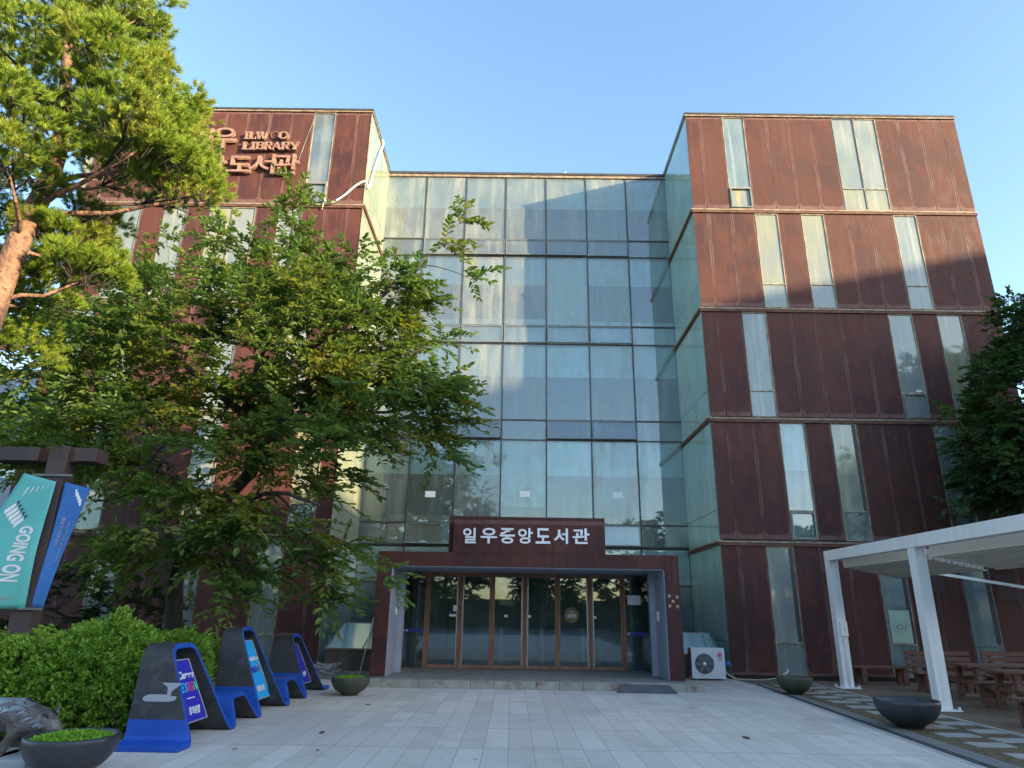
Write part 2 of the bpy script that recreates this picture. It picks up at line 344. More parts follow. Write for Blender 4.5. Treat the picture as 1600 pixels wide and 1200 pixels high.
q = MB(); q.box(7.26,7.34,-30,-.9,-.02,.025); tag(q.build('path_kerb', M_['curb'], bevel=.005), kind='structure')
sheet('planting_bed_ground', [(-40,-30),(-5.25,-30),(-5.25,-.0),(-40,-.0)], .02, M_['bed'])
q = MB(); q.box(-5.33,-5.2,-30,-.1,-.02,.10); tag(q.build('bed_kerb', M_['curb'], bevel=.01), kind='structure')

# ---------------------------------------------------------------- library building
XL, XR, XRO, XLO, YD = -5.0537, 5.67, 14.79, -14.18, 3.3557
LIB = empty('library_building'); tag(LIB, 'rust-red steel-clad library with two wings round a tall glass facade', 'building')
ZP = [(.10,3.36),(3.53,6.87),(7.03,10.36),(10.53,13.85),(14.03,17.63)]     # cladding bottom, top per storey
ZB = [3.5, 7.0, 10.5, 14.0]
def r_cell(k): return (6.14+.742*k, 6.14+.742*(k+1))
def l_cell(k): return (-5.52-.742*(k+1), -5.52-.742*k)
RW = {4:{1:'wp3',6:'wp1',7:'wp1'}, 3:{2:'wp2',4:'wp2',8:'wp1'}, 2:{1:'wp1',7:'wp1',9:'wp2'}, 1:{2:'see',4:'wp2',8:'wp3'}, 0:{1:'wp1',5:'wp3',8:'wp3'}}
LW = {4:{1:'see',11:'wp2'}, 3:{2:'wp1',4:'wp1',5:'wp2',7:'wp1',9:'wp1'}, 2:{1:'wp1',4:'wp1',8:'wp2',10:'wp1'}, 1:{0:'wp2',4:'wp1',8:'wp2'}, 0:{1:'wp3',4:'wp3',7:'wp3'}}
def wing(cell, wins, xin, xout, m, side):
    """side=+1 right wing, -1 left wing"""
    ncell = 11
    lo_, hi_ = min(xin, xout), max(xin, xout)
    core = MB()
    core.box(lo_+.06, hi_-.06, .42, 14, 0, 17.55)
    core.build('wing_core', M_['dark'], LIB)
    for f in range(5):
        z0, z1 = ZP[f]
        q = MB(); G = .006
        bounds = [(min(xin, cell(0)[0 if side > 0 else 1]), max(xin, cell(0)[0 if side > 0 else 1]), -1)]
        for k in range(ncell): bounds.append((*cell(k), k))
        e = cell(ncell)[0 if side > 0 else 1]; bounds.append((min(e, xout), max(e, xout), 99))
        for a, b, k in bounds:
            if k in wins[f]: continue
            if side > 0 and k == 99: b = xout
            dy = random.uniform(-.004, .004)
            q.box(a+G, b-G, dy, .10, z0, z1)
        q.build('wall_cladding', m, LIB, bevel=.004)
        # backing wall behind the joints, split round the windows
        bk = MB(); runs = []; cur = None
        for a, b, k in sorted(bounds):
            if k in wins[f]:
                if cur: runs.append(cur); cur = None
            else: cur = (cur[0], b) if cur else (a, b)
        if cur: runs.append(cur)
        for a, b in runs: bk.box(a+.02, b-.02, .102, .42, z0, z1)
        bk.build('wall_backing', M_['dark'], LIB)
        for k, typ in wins[f].items():
            a, b = cell(k); vs = z0+.80
            fm = MB(); t_ = .028
            fm.box(a+.004, a+t_, -.012, .14, z0, z1); fm.box(b-t_, b-.004, -.012, .14, z0, z1)
            fm.box(a+t_, b-t_, -.010, .14, z1-t_, z1); fm.box(a+t_, b-t_, -.010, .14, z0, z0+t_); fm.box(a+t_, b-t_, -.014, .14, vs-.018, vs+.018)
            w = fm.build('window', M_['frame_y'] if (k+f) % 2 else M_['alu'], LIB)
            gm = M_['cg1'] if typ == 'see' else M_[typ]
            B('pane', gm, w, (a+t_, b-t_, .02, .03, vs+.018, z1-t_))
            vm = {0:'wp3',1:'cg1',2:'wp1',3:'wp1',4:'wp2'}[f] if typ != 'see' else 'cg2'
            opened = (f, k) in ((2,7),(1,2)) and side > 0
            p = B('vent_pane', M_[vm], w, (a+t_, b-t_, .015, .03, z0+t_, vs-.018))
            if typ == 'see' or f == 4 and k == 1 or opened:
                fr = MB(); y0 = -.05
                fr.box(a+.03,a+.075,y0,.0,z0+.03,vs-.03); fr.box(b-.075,b-.03,y0,.0,z0+.03,vs-.03)
                fr.box(a+.075,b-.075,y0,.0,z0+.03,z0+.075); fr.box(a+.075,b-.075,y0,.0,vs-.075,vs-.03)
                fr.build('vent_sash', M_['alu'], w)
            if typ == 'see':
                B('window_blind', M_['blind'], w, (a+.03,b-.03,.12,.13,vs+(1.15 if f == 1 else 1.7),z1-.03))
                B('window_recess', M_['wall_in'], w, (a+.03,b-.03,.41,.418,z0+.03,z1-.03), (a+.008,a+.028,.145,.41,z0,z1), (b-.028,b-.008,.145,.41,z0,z1))
            elif side > 0 and f in (0, 1):
                B('window_reveal', M_['mull'], w, (b-.12,b-.03,.0,.018,vs+.02,z1-.03))
        # band over the storey: rusty lip and cream flashing
    for z in ZB:
        b = MB(); o = .03
        b.box(lo_-(o if side > 0 else 0)+(-.0), hi_+(.0 if side > 0 else o), -.045, .30, z-.135, z-.06); 
        b.build('band_lip', M_['lip'], LIB)
        B('band_flashing', M_['cap'], LIB, (lo_-(.05 if side > 0 else 0), hi_+(.0 if side > 0 else .05), -.06, .30, z-.055, z-.005))
        B('band_shadow_gap', M_['dark'], LIB, (lo_+.01, hi_-.01, .02, .25, z-.15, z+.03))
    xi0, xi1 = (xin-.055, xin+.10) if side > 0 else (xin-.10, xin+.055)
    B('roof_coping', M_['cap'], LIB, (lo_-(.06 if side > 0 else .0), hi_+(.0 if side > 0 else .06), -.05, 14, 17.64, 17.70))
    B('roof_edge', M_['mull'], LIB, (lo_-(.07 if side > 0 else .0), hi_+(.0 if side > 0 else .07), -.07, 14.01, 17.703, 17.765))
    B('wall_base', M_['dark'], LIB, (lo_+.03, hi_-.03, .03, .3, 0, .095))
    # glazed inner return face
    x = xin; g = .006
    ysp = [.0, .82, 2.09, YD]
    for f in range(5):
        z0, z1 = ZP[f]; z0 -= .03; z1 += .06 if f < 4 else 0
        q = MB(); vs = z0+.83
        for a, b in zip(ysp[:-1], ysp[1:]):
            for c, d in ((z0, vs-.008), (vs+.008, z1)):
                j = random.uniform(-.003, .003)
                if side > 0: q.box(x-.02+j, x+.03, a+g, b-g, c, d)
                else: q.box(x-.03, x+.02+j, a+g, b-g, c, d)
        q.build('return_glazing', M_['side' if side > 0 or f == 0 else 'side_sunlit'], LIB)
    for z in ZB:
        if side > 0: B('return_band', M_['lip'], LIB, (x-.07, x-.001, -.04, YD, z-.12, z-.05)); B('return_flashing', M_['cap'], LIB, (x-.09, x-.001, -.055, YD, z-.047, z+.0))
        else: B('return_band', M_['lip'], LIB, (x+.001, x+.07, -.04, YD, z-.12, z-.05)); B('return_flashing', M_['cap'], LIB, (x+.001, x+.09, -.055, YD, z-.047, z+.0))
    if side > 0: B('return_corner', M_['mull'], LIB, (x-.022, x+.0, -.02, .0, .1, 17.63)); B('return_backing', M_['dark'], LIB, (x+.031, x+.055, .01, 14, .0, 17.6))
    else: B('return_corner', M_['frame_y'], LIB, (x-.0, x+.022, -.02, .0, .1, 17.63)); B('return_backing', M_['dark'], LIB, (x-.055, x-.031, .01, 14, .0, 17.6))
wing(r_cell, RW, XR, XRO, M_['cr'], 1)
wing(l_cell, LW, XL, XLO, M_['cl'], -1)
# outer corner strips, louvres
B('louvre', M_['post'], LIB, *[(11.03, 11.55, -.02, -.001, 2.22+.06*i, 2.255+.06*i) for i in range(8)])
B('louvre', M_['post'], LIB, *[(12.95, 13.6, -.02, -.001, 2.05+.06*i, 2.085+.06*i) for i in range(11)])

# central curtain wall
BX = [XL, -3.53, -2.0, -.47, 1.06, 2.59, 4.12, XR]
YG = YD
grid = MB(); mw = .022
def mul(x0, x1, z0, z1): grid.box(x0, x1, YG-.035, YG+.09, z0, z1)
for x in BX[1:-1]: mul(x-mw, x+mw, .15, 17.55)
rows = []
for f in range(5):
    if f == 0: rows.append((0, .15, 2.4, 'vision')); rows.append((0, 2.4, 3.5, 'vision'))
    else:
        z = 3.5*f + .07; rows.append((f, z, z+.70, 'vent')); rows.append((f, z+.70, 3.5*(f+1)+.07 if f < 4 else 17.5, 'vision'))
for x0, x1 in zip(BX[:-1], BX[1:]):
    for f, z0, z1, k in rows[1:]: mul(x0+mw if x0 != XL else x0, x1-mw if x1 != XR else x1, z0-.02, z0+.02)
grid.build('mullion_grid', M_['mull'], LIB)
B('curtain_coping', M_['cap'], LIB, (XL+.0, XR-.0, YG-.06, 9.5, 17.50, 17.60)); B('curtain_roof_edge', M_['mull'], LIB, (XL, XR, YG-.09, 9.5, 17.603, 17.70))
for f, z0, z1, k in rows:
    for i, (x0, x1) in enumerate(zip(BX[:-1], BX[1:])):
        a, b, c, d = x0+mw+.001, x1-mw-.001, z0+.021, z1-.021
        if k == 'vision':
            g = ['cg1','cg2','cg3'][(i*2+f*3) % 3]
            if f == 4: g = 'cg2'
            if f == 3 and i == 4: g = 'cg2'
            gp = B('glass_panel', M_[g], LIB, (a, b, YG, YG+.012, c, d)); pv_ = Matrix.Translation(((a+b)/2, YG+.006, (c+d)/2)); gp.matrix_basis = pv_ @ Euler((R(random.uniform(-.3,.3)), 0, R(random.uniform(-.3,.3)))).to_matrix().to_4x4() @ pv_.inverted()
        else:
            openable = (f in (3, 4) and 1 <= i <= 5) or (f == 2 and i in (1,2,4,5)) or (f == 1 and i in (1, 5))
            if openable:
                w = MB(); y0 = YG-.07; y1 = YG-.02; e = .035
                w.box(a,a+e,y0,y1,c,d); w.box(b-e,b,y0,y1,c,d); w.box(a+e,b-e,y0,y1,c,c+e); w.box(a+e,b-e,y0,y1,d-e,d)
                o = w.build('awning_window', M_['alu'], LIB)
                B('pane', M_['cg3' if f < 4 else 'cg1'], o, (a+e, b-e, YG-.05, YG-.04, c+e, d-e))
                ang = R(random.uniform(1.5, 5)) if f != 2 else R(random.choice([7, 9]))
                piv = Matrix.Translation((0, y1, d)); o.matrix_world = piv @ Matrix.Rotation(-ang, 4, 'X') @ piv.inverted()
                B('window_stay', M_['pipe'], LIB, (a-.01, a+.02, YG-.10, YG-.036, c+.02, c+.06))
            else: B('glass_panel', M_['cg1'], LIB, (a, b, YG, YG+.012, c, d))
# behind the glass: slabs, bulkheads with blinds, back wall, boards
for f in range(1, 6):
    z = 3.5*f + .07 if f < 5 else 17.45
    B('floor_slab', M_['ceil_in'], LIB, (XL+.12, XR-.12, YG+.18, 9.4, z-.28 if f < 5 else z-.1, z-.02))
for f in range(0, 5):
    zt = 3.5*(f+1)+.03 if f < 4 else 17.48
    drop = {0:1.15, 1:1.15, 2:1.15, 3:1.08, 4:1.27}[f]
    for i, (x0, x1) in enumerate(zip(BX[:-1], BX[1:])):
        dd = drop
        if f == 3 and i == 4: dd = 2.75
        if f == 1 and i in (3,): dd = 2.2
        B('roller_blind', M_['blind'], LIB, (x0+.03, x1-.03, YG+.13, YG+.14, zt-dd, zt-.02))
B('interior_wall', M_['wall_in'], LIB, (XL+.12, XR-.12, 9.4, 9.5, .1, 17.45))
for f in range(5):
    for x in (-2.8, 2.9): B('interior_column', M_['ceil_in'], LIB, (x-.25, x+.25, 5.2, 5.7, 3.5*f+.08, 3.5*f+3.2))
B('interior_pipe', M_['board'], LIB, (-1.62, -1.55, YG+.3, YG+.37, 14.1, 17.2))
B('low_panel', M_['board'], LIB, *[(BX[i]+.03, BX[i+1]-.03, YG+.03, YG+.05, 10.6, 11.26+[.22,.25,.28,.28,.0,.22,.2][i]) for i in (1,2,3,4,5,6)])
B('low_panel', M_['board2'], LIB, (-4.1,-3.56,YG+.03,YG+.05,3.6,4.52), (-3.5,-2.35,YG+.03,YG+.05,3.6,4.52), (2.62,4.09,YG+.03,YG+.05,3.6,4.50), (4.15,4.5,YG+.03,YG+.05,3.6,4.50))
B('low_panel', M_['board'], LIB, (-2.35,-2.03,YG+.09,YG+.11,3.6,4.52))
for x, z in ((-2.78,5.19),(.35,5.24),(3.41,5.24),(4.18,4.66)):
    w_ = .17 if z > 5 else .12; B('posted_sheet', M_['letter'], LIB, (x-w_, x+w_, YG-.006, YG-.001, z-.1, z+.1))
B('roof_mast', M_['pipe'], LIB, (1.74,1.94,3.4,3.5,17.71,17.80), (1.80,1.86,3.42,3.48,17.801,17.86))

# entrance portal
PX0, PX1, PY, PT = -3.19, 3.88, -2.5, 2.88
B('portal_frame', M_['cp'], LIB, (PX0, PX0+.34, PY, -.02, .15, PT), (PX1-.34, PX1, PY, -.02, .15, PT), (PX0+.34, PX1-.34, PY, 0, 2.56, PT), (PX0, PX1, .0, YG-.04, 2.56, PT), bevel=.004)
B('portal_side_wall', M_['cp'], LIB, (PX0, PX0+.05, .0, YG-.04, .15, 2.56), (PX1-.05, PX1, .0, YG-.04, .15, 2.56))
B('portal_lining', M_['paint'], LIB, (PX0+.341, PX0+.36, PY+.03, -1.35, .15, 2.54), (PX1-.36, PX1-.341, PY+.03, -1.35, .15, 2.54), (PX0+.361, PX1-.361, PY+.03, -.05, 2.54, 2.557))
B('portal_lining', M_['paint'], LIB, (PX0+.341, PX0+.50, -1.345, -1.18, .15, 2.54)); B('portal_lining', M_['paint'], LIB, (PX1-.50, PX1-.341, -1.345, -1.18, .15, 2.54))
B('portal_side_glass', M_['door'], LIB, (PX0+.36, PX0+.37, -1.17, -.02, .15, 2.54)); B('portal_side_glass', M_['door'], LIB, (PX1-.37, PX1-.36, -1.17, -.02, .15, 2.54))
B('sign_box_back', M_['cp'], LIB, (-1.56, 2.20, -2.30, -1.9, PT+.003, 3.75), bevel=.004)
sbx = B('sign_box', M_['cp'], LIB, (-1.44, 2.12, -2.48, -2.303, PT+.003, 3.64), bevel=.004)
B('intercom_box', M_['white'], LIB, (PX0+.365, PX0+.40, -1.75, -1.60, 1.45, 1.62)); B('intercom_box', M_['white'], LIB, (PX1-.40, PX1-.365, -1.75, -1.60, 1.40, 1.62))
B('wall_notice', M_['letter'], LIB, (3.05, 3.40, -.035, -.03, 1.78, 2.02))
for x, z in ((3.62,1.96),(3.80,1.94),(3.70,1.84),(3.62,1.74),(3.80,1.73)):
    q = MB(); q.lathe([(0,0),(.032,0),(.034,-.002)], n=14); o = q.build('glue_mark', M_['frame_y'], LIB); o.location = (x, PY-.002, z); o.rotation_euler = (R(90), 0, 0); o.scale = (1, 1.2, 1)
# step and landing
tag(B('landing', M_['slab'], None, (-3.02, 3.78, -2.96, YG-.05, 0, .149), (XL+.6, -3.02, -1.0, -.6, 0, .1)), kind='structure')
q = MB(); xs = -3.28
while xs < 4.1:
    w_ = random.choice([.5,.8,.9,1.1]); w_ = min(w_, 4.12-xs); q.box(xs+.004, xs+w_-.004, -3.22, -2.93, 0, .155); xs += w_
tag(q.build('step', M_['stone'], bevel=.008), kind='structure')
q = MB(); a0, a1 = (2.17,-3.56), (3.46,-3.56); b0, b1 = (2.36,-3.225), (3.34,-3.225)
q.add([(a0[0],a0[1],.004),(a1[0],a1[1],.004),(b1[0],b1[1],.145),(b0[0],b0[1],.145),(b0[0],b0[1],.004),(b1[0],b1[1],.004)], [(0,1,2,3),(0,3,4),(1,5,2),(3,2,5,4),(0,4,5,1)])
tag(q.build('wheel_ramp', M_['ramp']), 'dark grey metal wheel ramp against the entrance step', 'ramp')
# doors
DX = [-2.27, -1.40, -.55, .32, 1.19, 2.05, 2.92]; DT = 2.50
for i in range(6):
    a, b = DX[i]+.006, DX[i+1]-.006; e = .065; y0, y1 = -.03, .03
    f = MB(); f.box(a,a+e,y0,y1,.16,DT); f.box(b-e,b,y0,y1,.16,DT); f.box(a+e,b-e,y0,y1,.16,.24); f.box(a+e,b-e,y0,y1,DT-.06,DT)
    d = f.build('door', M_['doorf'], LIB, bevel=.003)
    B('glass', M_['door'], d, (a+e, b-e, -.004, .004, .24, DT-.06))
    hx = b-e-.06 if i % 2 == 0 else a+e+.06
    B('edge_strip', M_['steel'], d, ((b-e-.02 if i % 2 == 0 else a+e), (b-e if i % 2 == 0 else a+e+.02), -.034, .0, .24, DT-.06))
    if i in (0,1,2,3,5):
        B('sticker', M_['letter'], d, (hx-.06-(0.35 if i in (1,2) else 0), hx-.06-(0.35 if i in (1,2) else 0)+.09, -.01, -.0045, 1.42, 1.48))
    if i == 0: B('sticker', M_['letter'], d, (hx-.05, hx+.04, -.01, -.0045, 1.55, 1.70))
B('door_head', M_['doorf'], LIB, (-2.32, 2.97, -.04, .04, DT+.002, 2.556)); B('door_jamb', M_['doorf'], LIB, (-2.335, -2.27, -.04, .04, .16, DT)); B('door_jamb', M_['doorf'], LIB, (2.925, 2.99, -.04, .04, .16, DT))
B('side_light', M_['door'], LIB, (PX0+.36, -2.34, -.004, .004, .16, 2.55)); B('side_light', M_['door'], LIB, (2.995, PX1-.36, -.004, .004, .16, 2.55))
for a, b in ((-2.80, -2.36), (3.02, 3.50)): B('hand_bar', M_['dblue'], LIB, (a, b, -.06, -.02, 1.02, 1.10)); B('hand_bar_end', M_['letter'], LIB, (a, a+.05, -.062, -.06, 1.04, 1.08)); B('side_post', M_['mull'], LIB, ((a+b)/2-.04, (a+b)/2+.04, .02, .06, .16, 2.55))
# door disc sticker with its writing is added with the lettering
B('lobby_floor', M_['slab'], LIB, (PX0+.05, PX1-.05, .05, 9.4, .1, .152)); B('lobby_ceiling', M_['ceil_in'], LIB, (PX0+.05, PX1-.05, .05, YG-.1, 2.50, 2.55))
B('lobby_counter', M_['wall_in'], LIB, (-.9, 1.6, 7, 7.6, .155, 1.2)); B('lobby_gate', M_['steel'], LIB, *[(x, x+.12, 2.2, 2.9, .155, 1.1) for x in (-1.6,-.4,.8,2.0)])
B('lobby_lamp', M_['letter'], LIB, (-.9, .1, 1.6, 1.75, 2.44, 2.49), (.9, 1.7, 1.6, 1.75, 2.44, 2.49))

# ---------------------------------------------------------------- lettering
def glyph(txt, h, depth, m, name, parent, loc, rot=(R(90),0,0), width=None, bold=0., shear=0, keep=True, space=1, height_fit=True):
    """writing as a solid mesh; lower-left corner at loc, in a plane turned by rot"""
    cu = bpy.data.curves.new(name, 'FONT'); cu.body = txt; cu.size = 1; cu.extrude = .01; cu.offset = bold; cu.shear = shear; cu.space_character = space
    tmp = bpy.data.objects.new('tmp', cu); COL.objects.link(tmp)
    bpy.context.view_layer.update()
    me = bpy.data.meshes.new_from_object(tmp.evaluated_get(bpy.context.evaluated_depsgraph_get()))
    bpy.data.objects.remove(tmp); bpy.data.curves.remove(cu)
    n = len(me.vertices); v = np.empty(n*3); me.vertices.foreach_get('co', v); v = v.reshape(-1, 3)
    lo_, hi_ = v.min(0), v.max(0); s = h/(hi_[1]-lo_[1]) if height_fit else h
    v[:, :2] -= lo_[:2]; v[:, 1] *= s; v[:, 0] *= (s if width is None else width/(hi_[0]-lo_[0])); v[:, 2] = np.sign(v[:, 2])*depth/2 + depth/2
    me.vertices.foreach_set('co', v.ravel()); me.update(); me.materials.clear()
    o = link(name, me, m, parent); o.location = loc; o.rotation_euler = rot
    return o
F90 = (R(90), 0, 0)
for i, (ch, x0, x1) in enumerate(zip('일우중앙도서관', (-1.21,-.79,-.335,.10,.52,.95,1.395), (-.90,-.40,.03,.45,.87,1.29,1.80))):
    glyph(ch, .36, .03, M_['letter'], 'letter', sbx, (x0, -2.482, 3.09+.004*i), F90, x1-x0, .022)
# left wing sign: letters stand off the wall
LS = empty('wing_lettering'); LS.parent = LIB; LS['label'] = 'coppery raised library name on the left wing'
def hang(ch, a, b, lo_=None): # a: upper-left px, b: lower-right px
    A, Bv = at(a[0], a[1], -.16), at(b[0], b[1], -.16)
    return glyph(ch, A.z-Bv.z, .11, M_['bronze_l'], 'letter', LS, (A.x, -.05, Bv.z), F90, Bv.x-A.x, .012)
for ch, a, b in (('일',(300,200),(330,232)),('우',(333,199),(367,231)),('중',(268,245),(304,275)),('앙',(314,243),(350,273)),('도',(357,243),(391,268)),('서',(391,240),(427,271)),('관',(430,240),(464,271))): hang(ch, a, b)
def serif(ch, a, b):
    """a serif capital drawn from thick and thin strokes"""
    A, Bv = at(a[0], a[1], -.14), at(b[0], b[1], -.14); w, h = Bv.x-A.x, A.z-Bv.z; q = MB(); T, t, sr = .30, .12, .10
    k = [0]
    def st(x0, z0, x1, z1, th):
        p, r = Vector((x0*w, z0*h)), Vector((x1*w, z1*h)); d = (r-p).normalized(); nn = Vector((-d.y, d.x))*th*h/2; k[0] += 1; e = .0012*k[0]
        c = [p-nn, r-nn, r+nn, p+nn]; q.add([(v.x, -e, v.y) for v in c]+[(v.x, .10, v.y) for v in c], [(0,1,2,3),(7,6,5,4),(0,4,5,1),(1,5,6,2),(2,6,7,3),(3,7,4,0)])
    def arc(cx, cz, rx, rz, a0, a1, n=10, th=.2):
        P = [(cx+rx*math.cos(R(a0+(a1-a0)*i/n)), cz+rz*math.sin(R(a0+(a1-a0)*i/n))) for i in range(n+1)]
        for i in range(n):
            am = R(a0+(a1-a0)*(i+.5)/n); st(*P[i], *P[i+1], .10+.16*abs(math.cos(am)))
    def ser(x, z, l=.22): st(x-l, z, x+l, z, .10)
    if ch == 'I': st(.5,.03,.5,.97,T); ser(.5,.05,.45); ser(.5,.95,.45)
    if ch == 'L': st(.25,.03,.25,.97,T); ser(.25,.95,.25); st(0,.05,1,.05,.10); st(.95,.03,.97,.35,.10)
    if ch == 'W': st(.12,.97,.32,.03,.26); st(.32,.03,.5,.9,.1); st(.46,.97,.68,.03,.26); st(.68,.03,.9,.97,.1); ser(.12,.95,.12); ser(.48,.95,.1); ser(.9,.95,.1)
    if ch == 'O': arc(.5,.5,.42,.44,0,360,20)
    if ch in 'BRP': st(.22,.03,.22,.97,T); ser(.2,.95,.2); ser(.2,.05,.2); st(.2,.93,.6,.93,.1); arc(.58,.73,.28,.21,90,-90,8); st(.2,.52,.6,.52,.1)
    if ch == 'B': arc(.6,.28,.3,.23,90,-90,8); st(.2,.06,.62,.06,.1)
    if ch == 'R': st(.5,.52,.85,.05,.24); ser(.88,.05,.12)
    if ch == 'A': st(.12,.05,.5,.97,.1); st(.48,.97,.86,.05,.28); st(.25,.35,.7,.35,.1); ser(.12,.05,.13); ser(.86,.05,.14)
    if ch == 'Y': st(.15,.95,.5,.45,.26); st(.85,.95,.52,.45,.1); st(.5,.5,.5,.03,.26); ser(.15,.95,.15); ser(.85,.95,.13); ser(.5,.05,.18)
    o = q.build('letter', M_['bronze_l'], LS); o.location = (A.x, -.14, Bv.z)
for ch, x0, x1 in (('I',381.5,389),('L',389.5,399),('W',400,418),('O',436,450)): serif(ch, (x0,205.5), (x1,217))
for ch, x0, x1 in zip('LIBRARY', (379,392,400,413,425,440,453), (391,399,412,425,439,452,467)): serif(ch, (x0,221.5), (x1,233.5))
q = MB(); q.lathe([(.10,0),(.17,0),(.17,.006),(.10,.006),(.10,0)], n=24); A = at(429,211,-.02); o = q.build('letter_stain', M_['lip'], LS); o.location = A; o.rotation_euler = (R(90),0,0)
# gold round sticker on the fifth door
q = MB(); q.lathe([(0,0),(.165,0),(.165,-.004)], n=32); q2 = MB(); q2.lathe([(.165,0),(.19,0),(.19,-.006),(.165,-.006)], n=32)
dd = empty('door_disc', (1.56, -.012, 1.50)); dd.parent = LIB; dd.rotation_euler = (R(90),0,0)
q.build('disc', M_['tan'], dd); q2.build('disc_rim', M_['frame_y'], dd)
glyph('1층현관', .10, .004, M_['letter'], 'disc_writing', LIB, (1.44,-.02,1.43), F90, .24, .01); glyph('서비스', .045, .004, M_['letter'], 'disc_writing', LIB, (1.50,-.02,1.56), F90, .12, .01)
# CU panel in a ground floor window of the right wing
B('shop_panel', M_['green_s'], LIB, (9.95, 10.50, -.006, .012, .93, 1.75)); glyph('CU', .12, .004, M_['grey'], 'shop_writing', LIB, (10.10,-.012,1.27), F90, .26, .02)
q = MB(); q.tube([(10.02+.21*(1+math.cos(R(a))), -.01, 1.33+.13*math.sin(R(a))) for a in range(0, 361, 12)], .004, 5); q.build('shop_ring', M_['grey'], LIB)
# cable stays on the wall and thin joint lines
q = MB(); q.tube([at(494,176,-.01), at(455,282,-.01)], .012, 5); q.build('wall_wire', M_['alu'], LIB)

# ---------------------------------------------------------------- neighbours and what faces the library (mirrored in its glass, shades the court)
M_['facA'] = mat('pale_facade', (.36,.33,.30), (.42,.39,.35), .8, scale=.4); M_['facW'] = obscured_glass('far_window', (.08,.10,.12), (.10,.12,.14), .2)
def block(name, label, corner, ux, w, d, h, m, floors=6, bays=10):
    """office block: corner = left end of the front edge, ux = direction of the front, depth to the right of it"""
    e = empty(name); tag(e, label, 'building'); ux = Vector((*ux, 0)).normalized(); uy = Vector((-ux.y, ux.x, 0)); c = Vector((*corner, 0))
    T = Matrix((( ux.x, uy.x, 0, c.x), (ux.y, uy.y, 0, c.y), (0,0,1,0), (0,0,0,1)))
    q = MB(); q.tbox(T @ Matrix.Translation((w/2, d/2, h/2-.2)), w, d, h-.4); q.build('wall', m, e)
    q = MB(); q.tbox(T @ Matrix.Translation((w/2, d/2, h-.1)), w+.4, d+.4, .2); q.build('roof', M_['stone'], e)
    bw, fh = w/bays, h/floors
    for i in range(bays):
        for j in range(floors):
            if (i*floors+j) > 96: continue
            q = MB()
            q.tbox(T @ Matrix.Translation((bw*(i+.5), -.02, fh*(j+.52))), bw*.6, .1, fh*.5)
            q.build('window', M_['facW'], e)
    return e
P1, P2, P3 = Vector((60.5,-17)), Vector((54,-34)), Vector((42,-75))  # unseen blocks, rooflines shaped to throw the shadow edge across the wings
block('shade_block', 'tall pale office block out of frame, shaped to shade the court', (P1.x+2.9, P1.y+7.5), (P2-P1).normalized(), (P1-P2).length+8, 22, 24, M_['facA'])
bl = P2-P3; block('shade_block', 'lower pale office block out of frame, added to lower the shadow on the left', (P2.x-.03, P2.y-.08), (-bl).normalized(), bl.length-.1, 18, 20.6, M_['facA'], 5, 16)
nb = block('neighbour_building', 'grey-blue building glimpsed behind the pine at far left', (-34, 14), (1,0), 15.5, 14, 13.0, mat('bluegrey_facade', (.20,.24,.30), (.24,.28,.34), .7, scale=.5), 4, 6)

# ---------------------------------------------------------------- foliage
def mesh_np(name, V, nper, m, parent=None, rnd=None):
    """V: (N, nper, 3) polygons"""
    N = V.shape[0]; me = bpy.data.meshes.new(name)
    me.vertices.add(N*nper); me.vertices.foreach_set('co', V.reshape(-1).astype(np.float32))
    me.loops.add(N*nper); me.loops.foreach_set('vertex_index', np.arange(N*nper, dtype=np.int32))
    me.polygons.add(N); me.polygons.foreach_set('loop_start', np.arange(N, dtype=np.int32)*nper); me.polygons.foreach_set('loop_total', np.full(N, nper, dtype=np.int32))
    me.update(calc_edges=True)
    a = me.attributes.new('rnd', 'FLOAT', 'FACE'); a.data.foreach_set('value', (RNG.random(N) if rnd is None else rnd).astype(np.float32))
    return link(name, me, m, parent)
def unit(a): return a/np.maximum(np.linalg.norm(a, axis=-1, keepdims=True), 1e-9)
def leaves(P, D, Nn, size, m, name, parent=None, wid=.5, rnd=None, jit=.25, fold=.18):
    """oval leaves: P base, D direction, Nn normal; two facets folded along the midrib"""
    N = len(P); D = unit(D); Nn = unit(Nn - D*np.sum(Nn*D, 1, keepdims=True)); Sd = np.cross(D, Nn)
    s = (size*(1+RNG.uniform(-jit, jit, N)))[:, None]; w = s*wid/2
    b = P; t = P + D*s - Nn*s*.12; m1 = P + D*s*.30; m2 = P + D*s*.68
    up = Nn*s*fold*.5
    Lf = np.stack([b, t, m2+Sd*w*.85+up, m1+Sd*w+up], 1); Rf = np.stack([b, m1-Sd*w+up, m2-Sd*w*.85+up, t], 1)
    r = RNG.random(N) if rnd is None else rnd
    return mesh_np(name, np.concatenate([Lf, Rf]), 4, m, parent, np.concatenate([r, r]))

def sample_ellipsoids(ells, n, shell=.35):
    wts = np.array([e[3]*e[4]*e[5]*(e[6] if len(e) > 6 else 1) for e in ells]); wts = wts/wts.sum(); out = []
    for e, k in zip(ells, RNG.multinomial(n, wts)):
        d = unit(RNG.normal(size=(k, 3))); r = (shell + (1-shell)*RNG.random(k))**(1/2.2)
        out.append(np.array(e[:3]) + d*r[:, None]*np.array(e[3:6]))
    return np.concatenate(out)

